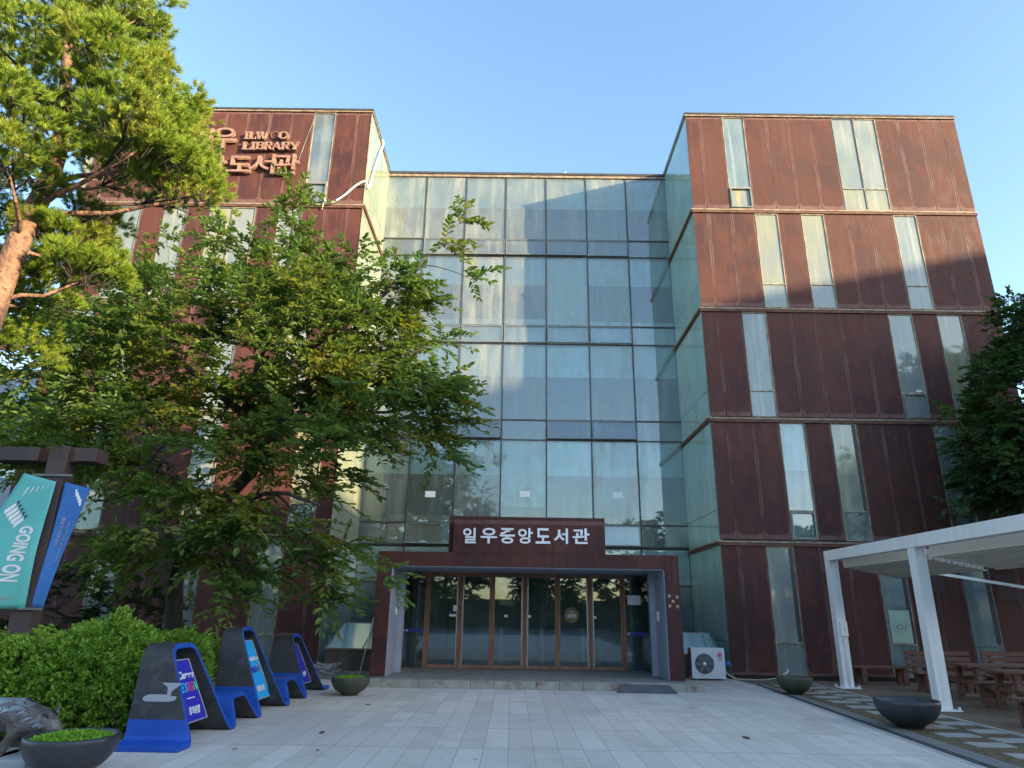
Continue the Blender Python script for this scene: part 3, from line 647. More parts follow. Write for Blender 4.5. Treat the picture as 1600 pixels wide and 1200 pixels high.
def broadleaf(name, label, limbs, ells, nclus, ntwig, nleaf, lsize, lm, seed, group=None, droop=.25, tl=(.45,.95), spikes=(), axis=None, cat='tree', twigr=.006, wid=.5):
    """limbs: list of (points, radii) hand-placed; clusters joined to the nearest limb"""
    random.seed(seed); e = empty(name, limbs[0][0][0]); tag(e, label, cat, group); off = Vector(limbs[0][0][0])
    tb = MB(); nodes = []
    for pts, rad in limbs:
        pts = [Vector(p) for p in pts]; sm = []; rr = []
        for i in range(len(pts)-1):
            for k in range(4):
                u = k/4; p0, p1, p2, p3 = pts[max(i-1,0)], pts[i], pts[i+1], pts[min(i+2, len(pts)-1)]
                p = .5*((2*p1)+(p2-p0)*u+(2*p0-5*p1+4*p2-p3)*u*u+(3*p1-p0-3*p2+p3)*u**3)
                sm.append(p + Vector([random.uniform(-.02,.02) for _ in range(3)])); rr.append(rad[i]*(1-u)+rad[i+1]*u)
        sm.append(pts[-1]); rr.append(rad[-1]); tb.tube(sm, rr, 9)
        nodes += [(p, r) for p, r in zip(sm, rr)][3 if len(nodes) == 0 else 1:]
    C = [Vector(c) for c in sample_ellipsoids(ells, nclus)] + [Vector(s) for s in spikes]
    ax = Vector(axis) if axis else Vector((off.x, off.y, ells[0][2]))
    C.sort(key=lambda c: min((c-n[0]).length for n in nodes))
    LP, LD, LN, LR = [], [], [], []
    for c in C:
        best = min(nodes, key=lambda n: (c-n[0]).length + .35*(n[0]-ax).length + (.5 if n[1] < .006 else 0))
        p0, r0 = best; d = c-p0; r0 = min(r0*.75, .035); mid = p0 + d*.5 + Vector((0,0,.12*d.length)) + Vector([random.uniform(-.08,.08) for _ in range(3)])*d.length
        q1 = p0*.25+mid*.75*1.0; pts = [p0, p0.lerp(mid,.5)+Vector((0,0,.03)), mid, mid.lerp(c,.5)+Vector((0,0,.02*d.length)), c]
        rr = [r0, r0*.85, r0*.65, r0*.5, max(r0*.35, .004)]; tb.tube(pts, rr, 5, cap=False)
        nodes += [(mid, r0*.6), (c, r0*.4)]
        out = (c-ax); out.z *= .5; out = out.normalized() if out.length > .01 else Vector((1,0,0)); tone = random.random()
        for t in range(ntwig):
            dr = (out*.75 + Vector([random.gauss(0,1) for _ in range(3)])*.65); dr.z = dr.z*.45 + .10; dr.normalize(); ln = random.uniform(*tl)
            s0 = pts[3].lerp(c, random.random()) ; s1 = s0 + dr*ln*.5; s2 = s0 + dr*ln + Vector((0,0,-droop*ln))
            tb.tube([s0, s1, s2], [twigr, twigr*.7, twigr*.35], 3, cap=False)
            sd = dr.cross(Vector((0,0,1))).normalized()
            for j in range(nleaf):
                u = (j+.6)/nleaf; u = .15+.85*u
                p = s0.lerp(s1, u*2) if u < .5 else s1.lerp(s2, u*2-1)
                sg = 1 if j % 2 else -1; dd = dr*.75 + sd*sg*.8 + Vector((random.gauss(0,.25), random.gauss(0,.25), random.gauss(-.12,.25)))
                if j == nleaf-1: dd = dr
                LP.append(p); LD.append(dd); LN.append(Vector((random.gauss(0,.35), random.gauss(0,.35), 1))); LR.append(min(1, max(0, .6*tone+.4*random.random())))
    f = lambda a: np.array([tuple(x) for x in a])
    tr = tb.build('trunk', M_['bark'], e); cr = leaves(f(LP), f(LD), f(LN), lsize, lm, 'crown', e, rnd=np.array(LR), wid=wid, jit=.4)
    for o in (tr, cr): o.matrix_parent_inverse = Matrix.Translation(off).inverted()
    return e

LM1 = leafmat('cherry_leaf', (.055,.135,.038), (.13,.205,.048), (.24,.225,.035), .42)  # third tone puts sunlit yellow into patches of the leaves
T1 = lambda x, y, Y: at(x, y, Y)
limbs = [
 ([(-6.45,-5.3,0), (-6.42,-5.3,1.1), T1(280,890,-5.3), T1(335,800,-5.4), T1(385,745,-5.5), T1(405,700,-5.6)], [.20,.17,.15,.13,.12,.11]),
 ([T1(280,890,-5.3), T1(262,840,-5.0), T1(230,760,-4.6), T1(190,680,-4.4), T1(150,600,-4.2)], [.12,.11,.09,.07,.04]),
 ([T1(405,700,-5.6), T1(392,660,-5.5), T1(360,630,-5.3), T1(310,590,-5.2), T1(260,540,-5.0), T1(200,480,-4.9)], [.10,.09,.08,.06,.045,.02]),
 ([T1(405,700,-5.6), T1(440,672,-5.5), T1(475,640,-5.5), T1(520,625,-5.4), T1(560,645,-5.3), T1(640,640,-5.2)], [.09,.08,.07,.055,.04,.02]),
 ([T1(375,650,-5.4), T1(400,615,-5.6), T1(450,570,-5.8), T1(520,530,-6.0), T1(590,470,-6.1), T1(670,400,-6.0)], [.08,.075,.065,.05,.035,.015]),
 ([T1(450,570,-5.8), T1(480,575,-5.8), T1(570,568,-5.9), T1(660,545,-6.0)], [.045,.04,.03,.015]),
 ([T1(392,660,-5.5), T1(400,580,-5.2), T1(430,500,-5.0), T1(452,400,-4.9), T1(458,310,-4.9)], [.075,.06,.05,.035,.012]),
 ([T1(335,800,-5.4), T1(370,790,-6.2), T1(430,770,-7.2), T1(500,790,-7.8)], [.07,.055,.04,.02]),
 ([T1(335,800,-5.4), T1(290,770,-6.6), T1(240,730,-7.6), T1(200,740,-8.2)], [.08,.06,.04,.02]),
 ([T1(310,590,-5.2), T1(270,620,-4.8), T1(180,640,-4.4), T1(90,620,-4.2)], [.05,.045,.03,.015]),
]
ells = [(-6.1,-5.5,6.6,3.2,2.6,1.5),(-8.7,-5.6,6.2,2.1,2.2,1.25),(-4.1,-5.4,6.9,2.0,2.2,1.4),(-5.7,-5.2,8.8,1.5,1.4,1.1,1.3),(-7.7,-5.2,7.9,1.2,1.4,.8),(-2.7,-5.6,5.6,1.6,1.7,1.1,1.3),
        (-3.1,-5.4,7.9,1.3,1.2,.75),(-2.2,-5.8,8.2,.8,.6,.45,1.2),(-2.4,-5.7,6.0,.9,.8,.6,1.6),(-3.4,-6.2,1.95,.6,.6,.35,2.5),(-6.8,-6.9,4.3,2.2,1.5,.8,1.2),(-3.9,-6.2,4.3,1.5,1.6,.9,1.2),(-9.3,-5.8,4.6,1.9,1.6,.9,1.2),(-5.6,-7.2,2.9,1.5,1.0,.8,1.6),(-4.9,-6.6,2.5,1.0,.9,.7,2.0),(-3.6,-6.2,2.7,.75,.9,.55,2.0),(-7.2,-6.5,2.7,1.2,1.0,.5)]
spk = [T1(458,300,-4.9), T1(470,330,-4.9), T1(440,345,-5), T1(725,345,-6), T1(742,440,-6), T1(700,380,-6), T1(690,540,-6), T1(700,600,-6), T1(715,660,-6), T1(690,720,-6.1), T1(600,905,-6.3), T1(560,890,-6.3), T1(385,940,-6.9), T1(340,950,-7), T1(470,880,-6.4),
       T1(330,385,-5), T1(260,370,-5), T1(180,420,-5), T1(520,410,-5), T1(560,400,-5.1), T1(640,440,-5.6), T1(30,520,-5.4), T1(20,620,-5.6), T1(60,690,-5.6), T1(100,430,-5.2)]
broadleaf('cherry_tree', 'wide spreading leafy tree in front of the left wing', limbs, ells, 540, 8, 13, .14, LM1, 3, spikes=spk, axis=(-6.2,-5.4,4.5))
LM2 = leafmat('dark_tree_leaf', (.022,.065,.028), (.036,.092,.034), (.05,.11,.03), .28)
limbs2 = [([(13.6,-2.2,0),(13.6,-2.2,2.4),(13.5,-2.2,4.2),(13.4,-2.2,6.5),(13.6,-2.2,8.6)], [.2,.17,.14,.1,.04]), ([(13.5,-2.2,4.2),(12.7,-2.4,5.2),(12.0,-2.5,6.0)], [.09,.06,.03]), ([(13.4,-2.2,5.5),(14.3,-2.4,6.6),(14.9,-2.5,7.6)], [.08,.06,.03])]
ells2 = [(12.9,-2.3,5.1,1.7,1.6,1.3,1.2),(13.6,-2.3,6.9,1.7,1.6,1.6),(14.2,-2.2,8.9,1.3,1.4,1.1,1.2),(14.3,-2.2,5.0,1.9,1.6,1.6)]
broadleaf('dark_leafy_tree', 'dense dark green tree at the right corner of the building', limbs2, ells2, 520, 8, 14, .13, LM2, 5, tl=(.3,.6), spikes=[T1(1480,640,-2.5),T1(1490,690,-2.5),T1(1530,580,-2.5),T1(1575,470,-2.4),T1(1500,800,-2.5)])
# understorey shrubs behind the hedge
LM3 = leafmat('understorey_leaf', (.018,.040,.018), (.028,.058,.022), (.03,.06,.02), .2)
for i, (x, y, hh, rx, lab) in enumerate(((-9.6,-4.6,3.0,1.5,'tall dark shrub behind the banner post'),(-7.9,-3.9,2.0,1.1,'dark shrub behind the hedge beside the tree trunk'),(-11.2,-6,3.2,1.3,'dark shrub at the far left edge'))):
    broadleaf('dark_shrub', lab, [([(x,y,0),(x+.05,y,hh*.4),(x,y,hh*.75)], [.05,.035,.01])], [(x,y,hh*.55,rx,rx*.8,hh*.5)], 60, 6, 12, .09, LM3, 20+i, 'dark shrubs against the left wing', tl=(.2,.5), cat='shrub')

# trees across the court, seen only as reflections
for i, (x, y, hh) in enumerate(((-22,-44,10),(-13,-41,9.5),(-6,-43,8),(11,-42,10.5),(18,-44,12),(25,-41,9),(-30,-40,11),(3,-46,6.5))):
    lab = ['tree across the court mirrored at the left','low tree across the court','small round tree across the court','tree across the court mirrored right of centre','tallest tree across the court','tree across the court before the office block','tall tree at the far left across the court','smallest tree across the court'][i]
    broadleaf('court_tree', lab, [([(x,y,0),(x,y,hh*.4),(x+.2,y,hh*.85)], [.25,.18,.05])], [(x,y,hh*.52,hh*.42,hh*.3,hh*.46)], 110, 6, 7, .50, LM2, 40+i, 'trees across the court', tl=(.8,1.5), twigr=.012)

hb = MB(); hb.box(-45,45,-52,-50,0,2.6); hb.box(-45,-18,-39,-37.5,0,1.3); hb.box(8,40,-39,-37.5,0,1.3)  # dark boxes added out of view so the doors mirror less bright sky
tag(hb.build('reflection_strip', M_['bark']), 'long dark hedge-like strip added across the court to darken the door reflections', 'wall')
# pine
def pine():
    random.seed(9); base = Vector((-7.3,-10.9,0)); e = empty('pine_tree', base); tag(e, 'tall pine with reddish trunk and bright needles at upper left', 'tree')
    Y = -10.9
    tr = [base, Vector((-7.25,Y,2.2)), at(-70,640,Y), at(8,430,Y), at(45,345,Y), at(72,290,Y), at(92,235,Y), at(100,170,Y-.1), at(105,90,Y-.1), at(110,-20,Y), at(120,-140,Y)]
    tb = MB(); rad = [.22,.20,.17,.145,.135,.12,.105,.085,.07,.05,.03]
    sm, rr = [], []
    for i in range(len(tr)-1):
        for k in range(4):
            u = k/4; p0,p1,p2,p3 = tr[max(i-1,0)],tr[i],tr[i+1],tr[min(i+2,len(tr)-1)]
            sm.append(.5*((2*p1)+(p2-p0)*u+(2*p0-5*p1+4*p2-p3)*u*u+(3*p1-p0-3*p2+p3)*u**3)); rr.append(rad[i]*(1-u)+rad[i+1]*u)
    tb.tube(sm, rr, 14)
    # foliage pads: px centre, half size px, plane y, half depth m, number of shoots
    pads = [((60,40),(110,60),-10.9,1.5,420),((170,60),(70,75),-10.6,1.2,330),((200,150),(85,55),-11.2,1.1,330),((80,130),(110,45),-11.5,1.2,330),((30,190),(70,40),-11.8,.9,180),
            ((255,165),(50,50),-10.5,.8,200),((272,235),(38,50),-10.9,.8,240),((215,225),(60,40),-11.6,.8,200),((290,300),(45,35),-10.8,.7,170),((200,280),(60,28),-10.2,.7,110),((130,210),(60,35),-10.3,.8,120),
            ((15,250),(40,30),-11.8,.8,110),((115,385),(52,22),-10.4,.6,150),((140,425),(38,20),-10.6,.5,110),((60,420),(45,40),-9.9,.6,110),((40,470),(60,35),-9.8,.7,140),((10,330),(40,60),-10.0,.7,130),
            ((20,540),(50,45),-9.6,.7,160),((150,345),(30,16),-9.9,.4,60),((-60,120),(70,120),-11,1.5,260),((-60,420),(60,90),-10.6,1,160),((170,-60),(110,60),-10.8,1.4,200),((20,-60),(110,70),-10.8,1.4,200),((215,20),(30,40),-11.2,.5,80)]
    P, D = [], []
    for (cx, cy), (hx, hy), Yp, hd, n in pads:
        c = at(cx, cy, Yp); ex = abs(at(cx+hx, cy, Yp).x-c.x); ez = abs(at(cx, cy+hy, Yp).z-c.z); n = int(n*1.5)
        a = min(sm[8:], key=lambda p: (p-c).length+abs(p.z-c.z+.6)); m1 = a.lerp(c,.5)+Vector((random.uniform(-.1,.1),random.uniform(-.1,.1),-.10))
        l = (a-c).length; rb = .022+.012*l; tb.tube([a, a.lerp(m1,.5)+Vector((0,0,.06)), m1, m1.lerp(c,.5)-Vector((0,0,.05)), c-Vector((0,0,ez*.3))], [rb,rb*.85,rb*.7,rb*.5,rb*.3], 7)
        for b in range(6):
            th = random.uniform(0, 6.28); t2 = c+Vector((math.cos(th)*ex*.75, math.sin(th)*hd*.75, random.uniform(-.2,.3)*ez)); tb.tube([m1.lerp(c,.4), m1.lerp(c,.7).lerp(t2,.5)-Vector((0,0,.03)), t2], [.015,.010,.005], 5, 1)
        for i in range(max(4, n//8)):
            th = random.uniform(0, 2*math.pi); r = math.sqrt(random.random()); zz = random.uniform(-.75, 1)*math.sqrt(max(0, 1-r*r*.8))
            p = c + Vector((math.cos(th)*r*ex*.95, math.sin(th)*r*hd, zz*ez*.9)); cr_ = random.uniform(.14,.30)
            oo = Vector((math.cos(th)*r, math.sin(th)*r, .55)).normalized(); tb.tube([p-oo*.18-Vector((0,0,.05)), p], [.006,.004], 4, 1)
            for k in range(15):
                o = Vector([random.gauss(0,1) for _ in range(3)]); o.z = abs(o.z)*.8-.15; o = (o.normalized()+oo*.5).normalized(); P.append(p+o*cr_*random.uniform(.5,1)); D.append((o+Vector((0,0,.25))).normalized())
    P = np.array([tuple(p) for p in P]); D = np.array([tuple(d) for d in D]); K = 64; N = len(P); n = N*K
    Ps = np.repeat(P, K, 0); Ds = np.repeat(D, K, 0); u = RNG.random(n); base_ = Ps + Ds*(u*.09)[:, None]
    g = unit(RNG.normal(size=(n, 3))); g = unit(g - Ds*np.sum(g*Ds, 1, keepdims=True)); nd = unit(Ds*.85 + g*.75); ln = RNG.uniform(.06,.105, n)[:, None]
    sd = unit(np.cross(nd, RNG.normal(size=(n, 3)))); w = .0033
    V = np.stack([base_-sd*w, base_+sd*w, base_+nd*ln], 1)
    ndl = mesh_np('crown', V, 3, leafmat('pine_needles', (.13,.22,.022), (.23,.31,.03), (.27,.28,.045), .22, .45, 1.6), e, np.repeat(RNG.random(N), K))
    t = tb.build('trunk', [M_['pbark'], M_['bark']], e)
    for o in (t, ndl): o.matrix_parent_inverse = Matrix.Translation(base).inverted()
pine()

# clipped hedge
def hedge():
    e = empty('hedge', (-6.2,-8,0)); tag(e, 'bright green small-leaved hedge behind the blue seats', 'hedge')
    blobs = [(-6.5,-9.3,.55,1.1,1.0,.62),(-5.7,-8.6,.62,.95,1.2,.72),(-5.15,-8.3,.55,.70,1.3,.62),(-7.6,-9.0,.55,1.0,1.1,.60),(-5.3,-6.9,.55,.75,1.2,.58),(-6.3,-7.6,.7,.9,1.0,.66),(-5.6,-9.4,.5,.7,.5,.5),(-7.2,-8.0,.6,1.2,1.0,.55),(-5.0,-9.2,.42,.42,.5,.45)]
    n = 9500; P = sample_ellipsoids(blobs, n, .55); P = P[P[:, 2] > .04]
    P += RNG.normal(0, .02, P.shape)
    # fine shoots sticking out of the top
    sh = []
    for (x, y, z) in ((-5.55,-8.9,1.36),(-5.35,-9.0,1.34),(-4.85,-8.4,1.2),(-4.6,-8.0,1.05),(-6.3,-9.2,1.2),(-6.9,-9.3,1.15),(-5.45,-8.9,1.42),(-4.7,-8.3,1.15)):
        for k in range(14): sh.append((x+random.gauss(0,.05), y+random.gauss(0,.05), z+random.uniform(-.12,.08)))
    P = np.concatenate([P, np.array(sh)]); N = len(P); cen = np.array((-6,-8.3,.3)); out = unit(P-cen); out[:, 2] += .6
    K = 9; Ps = np.repeat(P, K, 0); o = unit(np.repeat(out, K, 0) + RNG.normal(0, .75, (N*K, 3))); Ps = Ps + RNG.normal(0, .022, Ps.shape)
    nn = RNG.normal(0, .5, (N*K, 3)) + np.array((0, -.3, 1))
    lf = leaves(Ps, o, nn, .056, leafmat('hedge_leaf', (.11,.25,.028), (.21,.37,.04), (.25,.40,.045), .25, scale=1.2), 'crown', e, wid=.55, rnd=np.repeat(RNG.random(N), K))
    tb = MB()
    for i in range(70):
        b = random.choice(blobs); p = Vector((b[0]+random.uniform(-.6,.6)*b[3], b[1]+random.uniform(-.6,.6)*b[4], 0)); t = p + Vector((random.uniform(-.25,.25), random.uniform(-.25,.25), random.uniform(.5,.9)*b[5]+.2)); tb.tube([p, p.lerp(t,.5)+Vector((.03,0,0)), t], [.012,.009,.004], 5)
    tk = tb.build('trunk', M_['bark'], e)
    for q_ in (lf, tk): q_.matrix_parent_inverse = Matrix.Translation((-6.2,-8,0)).inverted()
hedge()

# ---------------------------------------------------------------- ribbon seat with three A-shaped sign holders
def ribbon():
    e = empty('ribbon_bench', (-4.2,-7,0)); tag(e, 'long charcoal and blue ribbon bench with three A-shaped loops', 'bench')
    def xr(z): return -3.80 - .50*max(z, 0)/1.15
    def xl(z): return -4.62
    # centreline knots (y, z) with fillet radius
    K = [(-10.23,.03,0),(-9.86,.03,.10),(-9.74,1.10,.16),(-9.12,1.10,.16),(-8.72,.03,.12),(-8.50,.03,.10),(-8.36,.38,.07),(-7.92,.38,.08),(-7.66,.03,.07),(-7.50,.03,.07),(-7.36,1.25,.16),(-6.86,1.25,.16),(-6.36,.03,.12),(-6.12,.03,.10),
         (-5.98,.38,.07),(-5.52,.38,.08),(-5.26,.03,.07),(-5.10,.03,.07),(-4.92,1.07,.15),(-4.42,1.07,.15),(-3.92,.03,.10),(-3.50,.03,0)]
    pts = []
    for i, (y, z, r) in enumerate(K):
        p = Vector((y, z))
        if r == 0 or i in (0, len(K)-1): pts.append(p); continue
        a, b = Vector(K[i-1][:2]), Vector(K[i+1][:2]); da, db = (a-p).normalized(), (b-p).normalized()
        r = min(r, (a-p).length*.48, (b-p).length*.48); s, t = p+da*r, p+db*r
        for k in range(7):
            u = k/6; pts.append(s*(1-u)**2 + p*2*u*(1-u) + t*u*u)
    dense = []
    for a, b in zip(pts[:-1], pts[1:]):
        m = max(1, int((b-a).length/.05)); dense += [a.lerp(b, k/m) for k in range(m)]
    pts = dense + [pts[-1]]
    th = .030; n = len(pts); L1, L2 = [], []
    for i, p in enumerate(pts):
        d = (pts[min(i+1,n-1)]-pts[max(i-1,0)]).normalized(); nn = Vector((-d.y, d.x)); L1.append(p+nn*th); L2.append(p-nn*th)
    q = MB(); vs = []
    for a, b in zip(L1, L2):
        za, zb = a.y, b.y; vs += [(xl(za), a.x, za), (xr(za), a.x, za), (xr(zb), b.x, zb), (xl(zb), b.x, zb)]
    fs = []; mi = []
    for i in range(n-1):
        A, C = 4*i, 4*(i+1); z = (pts[i].y+pts[i+1].y)/2; up_ = z > .43 ; dd = pts[i+1]-pts[i]
        seat = not up_
        # upper/outer face (index 0,1), inner face (2,3), right edge (1,2), left edge (0,3)
        front_leg = dd.y > 0
        m_out = 1 if (z < (.30 if pts[i].x < -9.5 else .43)) else 0
        m_in = 1 if (z < .40 and False) else 0
        fs += [(A, A+1, C+1, C), (A+2, A+3, C+3, C+2), (A+1, A+2, C+2, C+1), (A+3, A, C, C+3)]; mi += [m_out, m_in, 1, 0]
    fs += [(0,3,2,1), (4*n-4,4*n-3,4*n-2,4*n-1)]; mi += [1,1]
    q.v = vs; q.f = fs; q.mi = mi; q.sm = [False]*len(fs)
    o = q.build('ribbon_shell', [M_['black'], M_['blue']], e, bevel=.006)
    o.matrix_parent_inverse = Matrix.Translation((-4.2,-7,0)).inverted()
    inv = o.matrix_parent_inverse
    # peeled patch on the first loop
    def fy(z): return -9.83 + .085*(z-.1)
    for poly in ([(-4.50,.50),(-4.44,.47),(-4.20,.475),(-4.10,.50),(-4.09,.54),(-4.17,.545),(-4.16,.60),(-4.08,.66),(-4.06,.69),(-4.30,.69),(-4.22,.64),(-4.21,.56),(-4.42,.56),(-4.49,.535)],):
        q = MB(); m = len(poly); q.add([(x, fy(z)-.042, z) for x, z in poly]+[(x, fy(z)-.036, z) for x, z in poly], [tuple(range(m)), tuple(range(2*m-1, m-1, -1))]+[(i, (i+1)%m, m+(i+1)%m, m+i) for i in range(m)]); p = q.build('peeled_patch', M_['peel'], e); p.matrix_parent_inverse = inv
    # sign boards
    def board(c, mm, name):
        """c: y,z corners TL, TR, BR, BL"""
        q = MB(); X0 = lambda z: -4.02-.30*z/1.1
        q.add([(X0(z), y, z) for y, z in c]+[(X0(z)-.05, y, z) for y, z in c], [(0,3,2,1),(4,5,6,7),(0,1,5,4),(1,2,6,5),(2,3,7,6),(3,0,4,7)])
        o = q.build(name, [mm], e, bevel=.004); o.matrix_parent_inverse = inv
        f = MB(); ins = .0
        C2 = [(X0(z)+.004, y, z) for y, z in c]
        for i in range(4): f.bar(C2[i], C2[(i+1)%4], .018, .012)
        g = f.build('board_frame', M_['peel'], e); g.matrix_parent_inverse = inv
        return o
    lean = math.atan2(.30, 1.1)
    def write(txt, y, z, w, h, mm, bold=.03):
        x = -4.02-.30*z/1.1+.006
        g = glyph(txt, h, .003, mm, 'board_writing', e, (x, y, z), (R(90)-0, 0, R(90)), w, bold)
        g.matrix_basis = Matrix.Translation((x, y, z)) @ Matrix.Rotation(-lean, 4, 'Y') @ Matrix.Rotation(R(90), 4, 'Z') @ Matrix.Rotation(R(90), 4, 'X'); g.matrix_parent_inverse = inv
    b1 = [(-9.66,.93),(-9.28,.93),(-8.90,.19),(-9.66,.19)]; board(b1, M_['sblue'], 'sign_board')
    write('Career', -9.62,.70,.46,.095,M_['letter']); write('DE', -9.62,.54,.14,.12,M_['cyan']); write('S', -9.46,.54,.08,.12,M_['cyan']); write('I', -9.36,.54,.03,.12,M_['pink']); write('G', -9.31,.54,.09,.12,M_['pink']); write('N', -9.20,.54,.085,.12,M_['green'])
    write('창의융합', -9.40,.27,.32,.10,M_['letter']); q = MB(); 
    for (y0, y1, z) in ((-9.42,-9.2,.46),): q.add([(-4.02-.30*z/1.1+.008, y0, z),(-4.02-.30*z/1.1+.008, y1, z),(-4.02-.30*(z+.012)/1.1+.008, y1, z+.012),(-4.02-.30*(z+.012)/1.1+.008, y0, z+.012)], [(0,1,2,3)])
    q.build('board_line', M_['letter'], e).matrix_parent_inverse = inv
    b2 = [(-7.26,1.07),(-6.96,1.07),(-6.42,.18),(-7.26,.18)]; board(b2, M_['scyan'], 'sign_board')
    write('Building', -7.22,.74,.42,.085,M_['letter']); write('DREAM', -7.2,.58,.40,.09,M_['sblue']); write('G', -6.92,.58,.11,.12,M_['peel']); write('미래설계', -7.0,.28,.34,.10,M_['letter'])
    b3 = [(-4.84,.90),(-4.56,.90),(-4.02,.18),(-4.84,.18)]; board(b3, M_['sblue'], 'sign_board'); write('융합', -4.5,.30,.2,.10,M_['letter'])
ribbon()

# ---------------------------------------------------------------- bowls
def bowl(x, y, r, h, m, label, plant=None, tilt=0):
    e = empty('planter_bowl', (x, y, 0)); tag(e, label, 'planter', 'half-round bowl planters')
    pr = [(0,0),(r*.42,0)] + [(r*math.sin(R(a)), h-h*1.0*math.cos(R(a))) for a in range(26, 91, 6)] + [(r*1.01,h+.015),(r*.985,h+.03),(r*.93,h+.03),(r*.90,h-.02),(r*.80,h-.10),(0,h-.11)]
    q = MB(); q.lathe(pr, n=56); q.build('bowl', m, e)
    q = MB(); rg = [(0, h-.045), (r*.3, h-.04), (r*.6, h-.05), (r*.9, h-.06)]; q.lathe(rg, n=30); q.build('soil', M_['soil'], e)
    if plant:
        n, hh, cov = plant; a = RNG.uniform(0, 6.28, n); rr = np.sqrt(RNG.random(n))*r*.84*cov
        P = np.stack([rr*np.cos(a), rr*np.sin(a), np.full(n, h-.05)+RNG.uniform(0, hh, n)*(1-.6*(rr/r)**2)], 1)
        D = RNG.normal(0, 1, (n, 3)); D[:, 2] = np.abs(D[:, 2])*.8+.2; Nn = RNG.normal(0, .6, (n, 3)); Nn[:, 2] += 1
        leaves(P, D, Nn, .030, M_['gc'], 'ground_cover', e, wid=.7)
        tb = MB()
        for k in range(9):
            a = random.uniform(0, 6.28); q_ = random.random()*r*.7; p = Vector((q_*math.cos(a), q_*math.sin(a), h-.04)); tb.tube([p, p+Vector((random.uniform(-.02,.02),0,.06)), p+Vector((random.uniform(-.05,.05),random.uniform(-.03,.03),random.uniform(.09,.16)))], [.002,.002,.001], 4)
        tb.build('sprigs', M_['gc'], e)
M_['gc'] = leafmat('sedum_leaf', (.13,.30,.02), (.22,.42,.03), (.26,.44,.05), .25, scale=3)
bowl(-4.33,-11.42,.42,.34,M_['bowl_d'],'dark bowl planter with green cover under the boar snout',(7000,.09,1))
bowl(-3.13,-4.62,.37,.30,M_['bowl_g'],'mossy bowl planter with green cover left of the entrance step',(3500,.09,1))
bowl(6.07,-3.1,.37,.31,M_['bowl_g'],'mossy empty bowl planter near the steel wall right of the entrance')
bowl(6.08,-7.45,.46,.36,M_['bowl_d'],'dark smooth bowl planter with dry soil before the white canopy')

# ---------------------------------------------------------------- boar statue
def boar():
    ox, oy = -5.42, -10.95
    e = empty('boar_statue', (ox, oy, 0)); tag(e, 'bronze boar statue with pale mane, snout down in the bowl', 'statue')
    me = bpy.data.meshes.new('body'); o = link('body', me, M_['bronze'], e)
    V = [((0,0,.44),.185),((.20,0,.46),.175),((.38,0,.44),.145),((.52,0,.40),.115),((.62,0,.32),.085),((.655,0,.24),.055),((.67,0,.18),.040),      # 0..6 body -> snout
         ((-.22,0,.44),.17),((-.42,0,.43),.15),((-.52,0,.41),.09),
         ((.24,.09,.28),.07),((.26,.10,.15),.042),((.25,.10,.03),.036), ((.22,-.09,.28),.07),((.16,-.10,.15),.042),((.12,-.10,.03),.036),
         ((-.40,.09,.27),.075),((-.46,.10,.15),.042),((-.43,.10,.03),.036), ((-.42,-.09,.27),.075),((-.50,-.10,.15),.042),((-.47,-.10,.03),.036)]
    E_ = [(0,1),(1,2),(2,3),(3,4),(4,5),(5,6),(0,7),(7,8),(8,9),(1,10),(10,11),(11,12),(1,13),(13,14),(14,15),(8,16),(16,17),(17,18),(8,19),(19,20),(20,21)]
    me.from_pydata([v for v, r in V], E_, []); me.update()
    sk = o.modifiers.new('skin', 'SKIN'); 
    lay = me.skin_vertices[0].data if me.skin_vertices else None
    if lay is None:
        bm = bmesh.new(); bm.from_mesh(me); bm.verts.layers.skin.verify(); bm.to_mesh(me); bm.free(); lay = me.skin_vertices[0].data
    for i, (v, r) in enumerate(V): lay[i].radius = (r, r)
    lay[0].use_root = True
    o.modifiers.new('sub', 'SUBSURF').levels = 2; o.modifiers['sub'].render_levels = 2
    for p in me.polygons: p.use_smooth = True
    sk.use_smooth_shade = True
    # mane of overlapping blades
    q = MB()
    for i in range(1100):
        u = random.random(); x = -.50+u*1.06; s = random.uniform(-1, 1)
        zt = .44 + (.185 if x < .25 else .185-(x-.25)*.42) - abs(s)**2*.09; yy = s*.13*(1 if x < .3 else 1-(x-.3)*1.3)
        if x > .35: zt -= (x-.35)*.18
        p = Vector((x, yy, zt+.012)); d = Vector((-.8, s*.55, -.30-.3*abs(s))).normalized(); ln = random.uniform(.06,.11); sd = d.cross(Vector((0,s,1))).normalized()*.012; nn = sd.cross(d).normalized()*.012
        if nn.z < 0: nn = -nn
        q.add([p-sd, p+sd, p+d*ln*.5+sd*.9+nn, p+d*ln*.5-sd*.9+nn, p+d*ln], [(0,1,2,3),(3,2,4)], 0, True)
        q.add([p+d*ln*.5-sd*.9-nn*.2, p+d*ln*.5+sd*.9-nn*.2, p+sd-nn, p-sd-nn], [(0,1,2,3)])
    q.build('mane', M_['mane'], e)
    for s in (-1, 1):
        q = MB(); c = Vector((.535, .075*s, .475)); 
        q.add([c+Vector((-.025,-.008*s,-.02)), c+Vector((.03,.0,-.03)), c+Vector((.022,.02*s,.04)), c+Vector((-.005,.028*s,.085)), c+Vector((-.032,.014*s,.04)), c+Vector((0,.03*s,.01))], [(0,1,5),(1,2,5),(2,3,5),(3,4,5),(4,0,5),(0,4,3,2,1)], 0, True)
        q.build('ear', M_['bronze'], e)
    q = MB(); q.tube([(-.53,0,.46),(-.60,.02,.42),(-.62,.02,.34),(-.61,.03,.26)], [.02,.014,.011,.006], 7); q.build('tail', M_['bronze'], e)
boar()
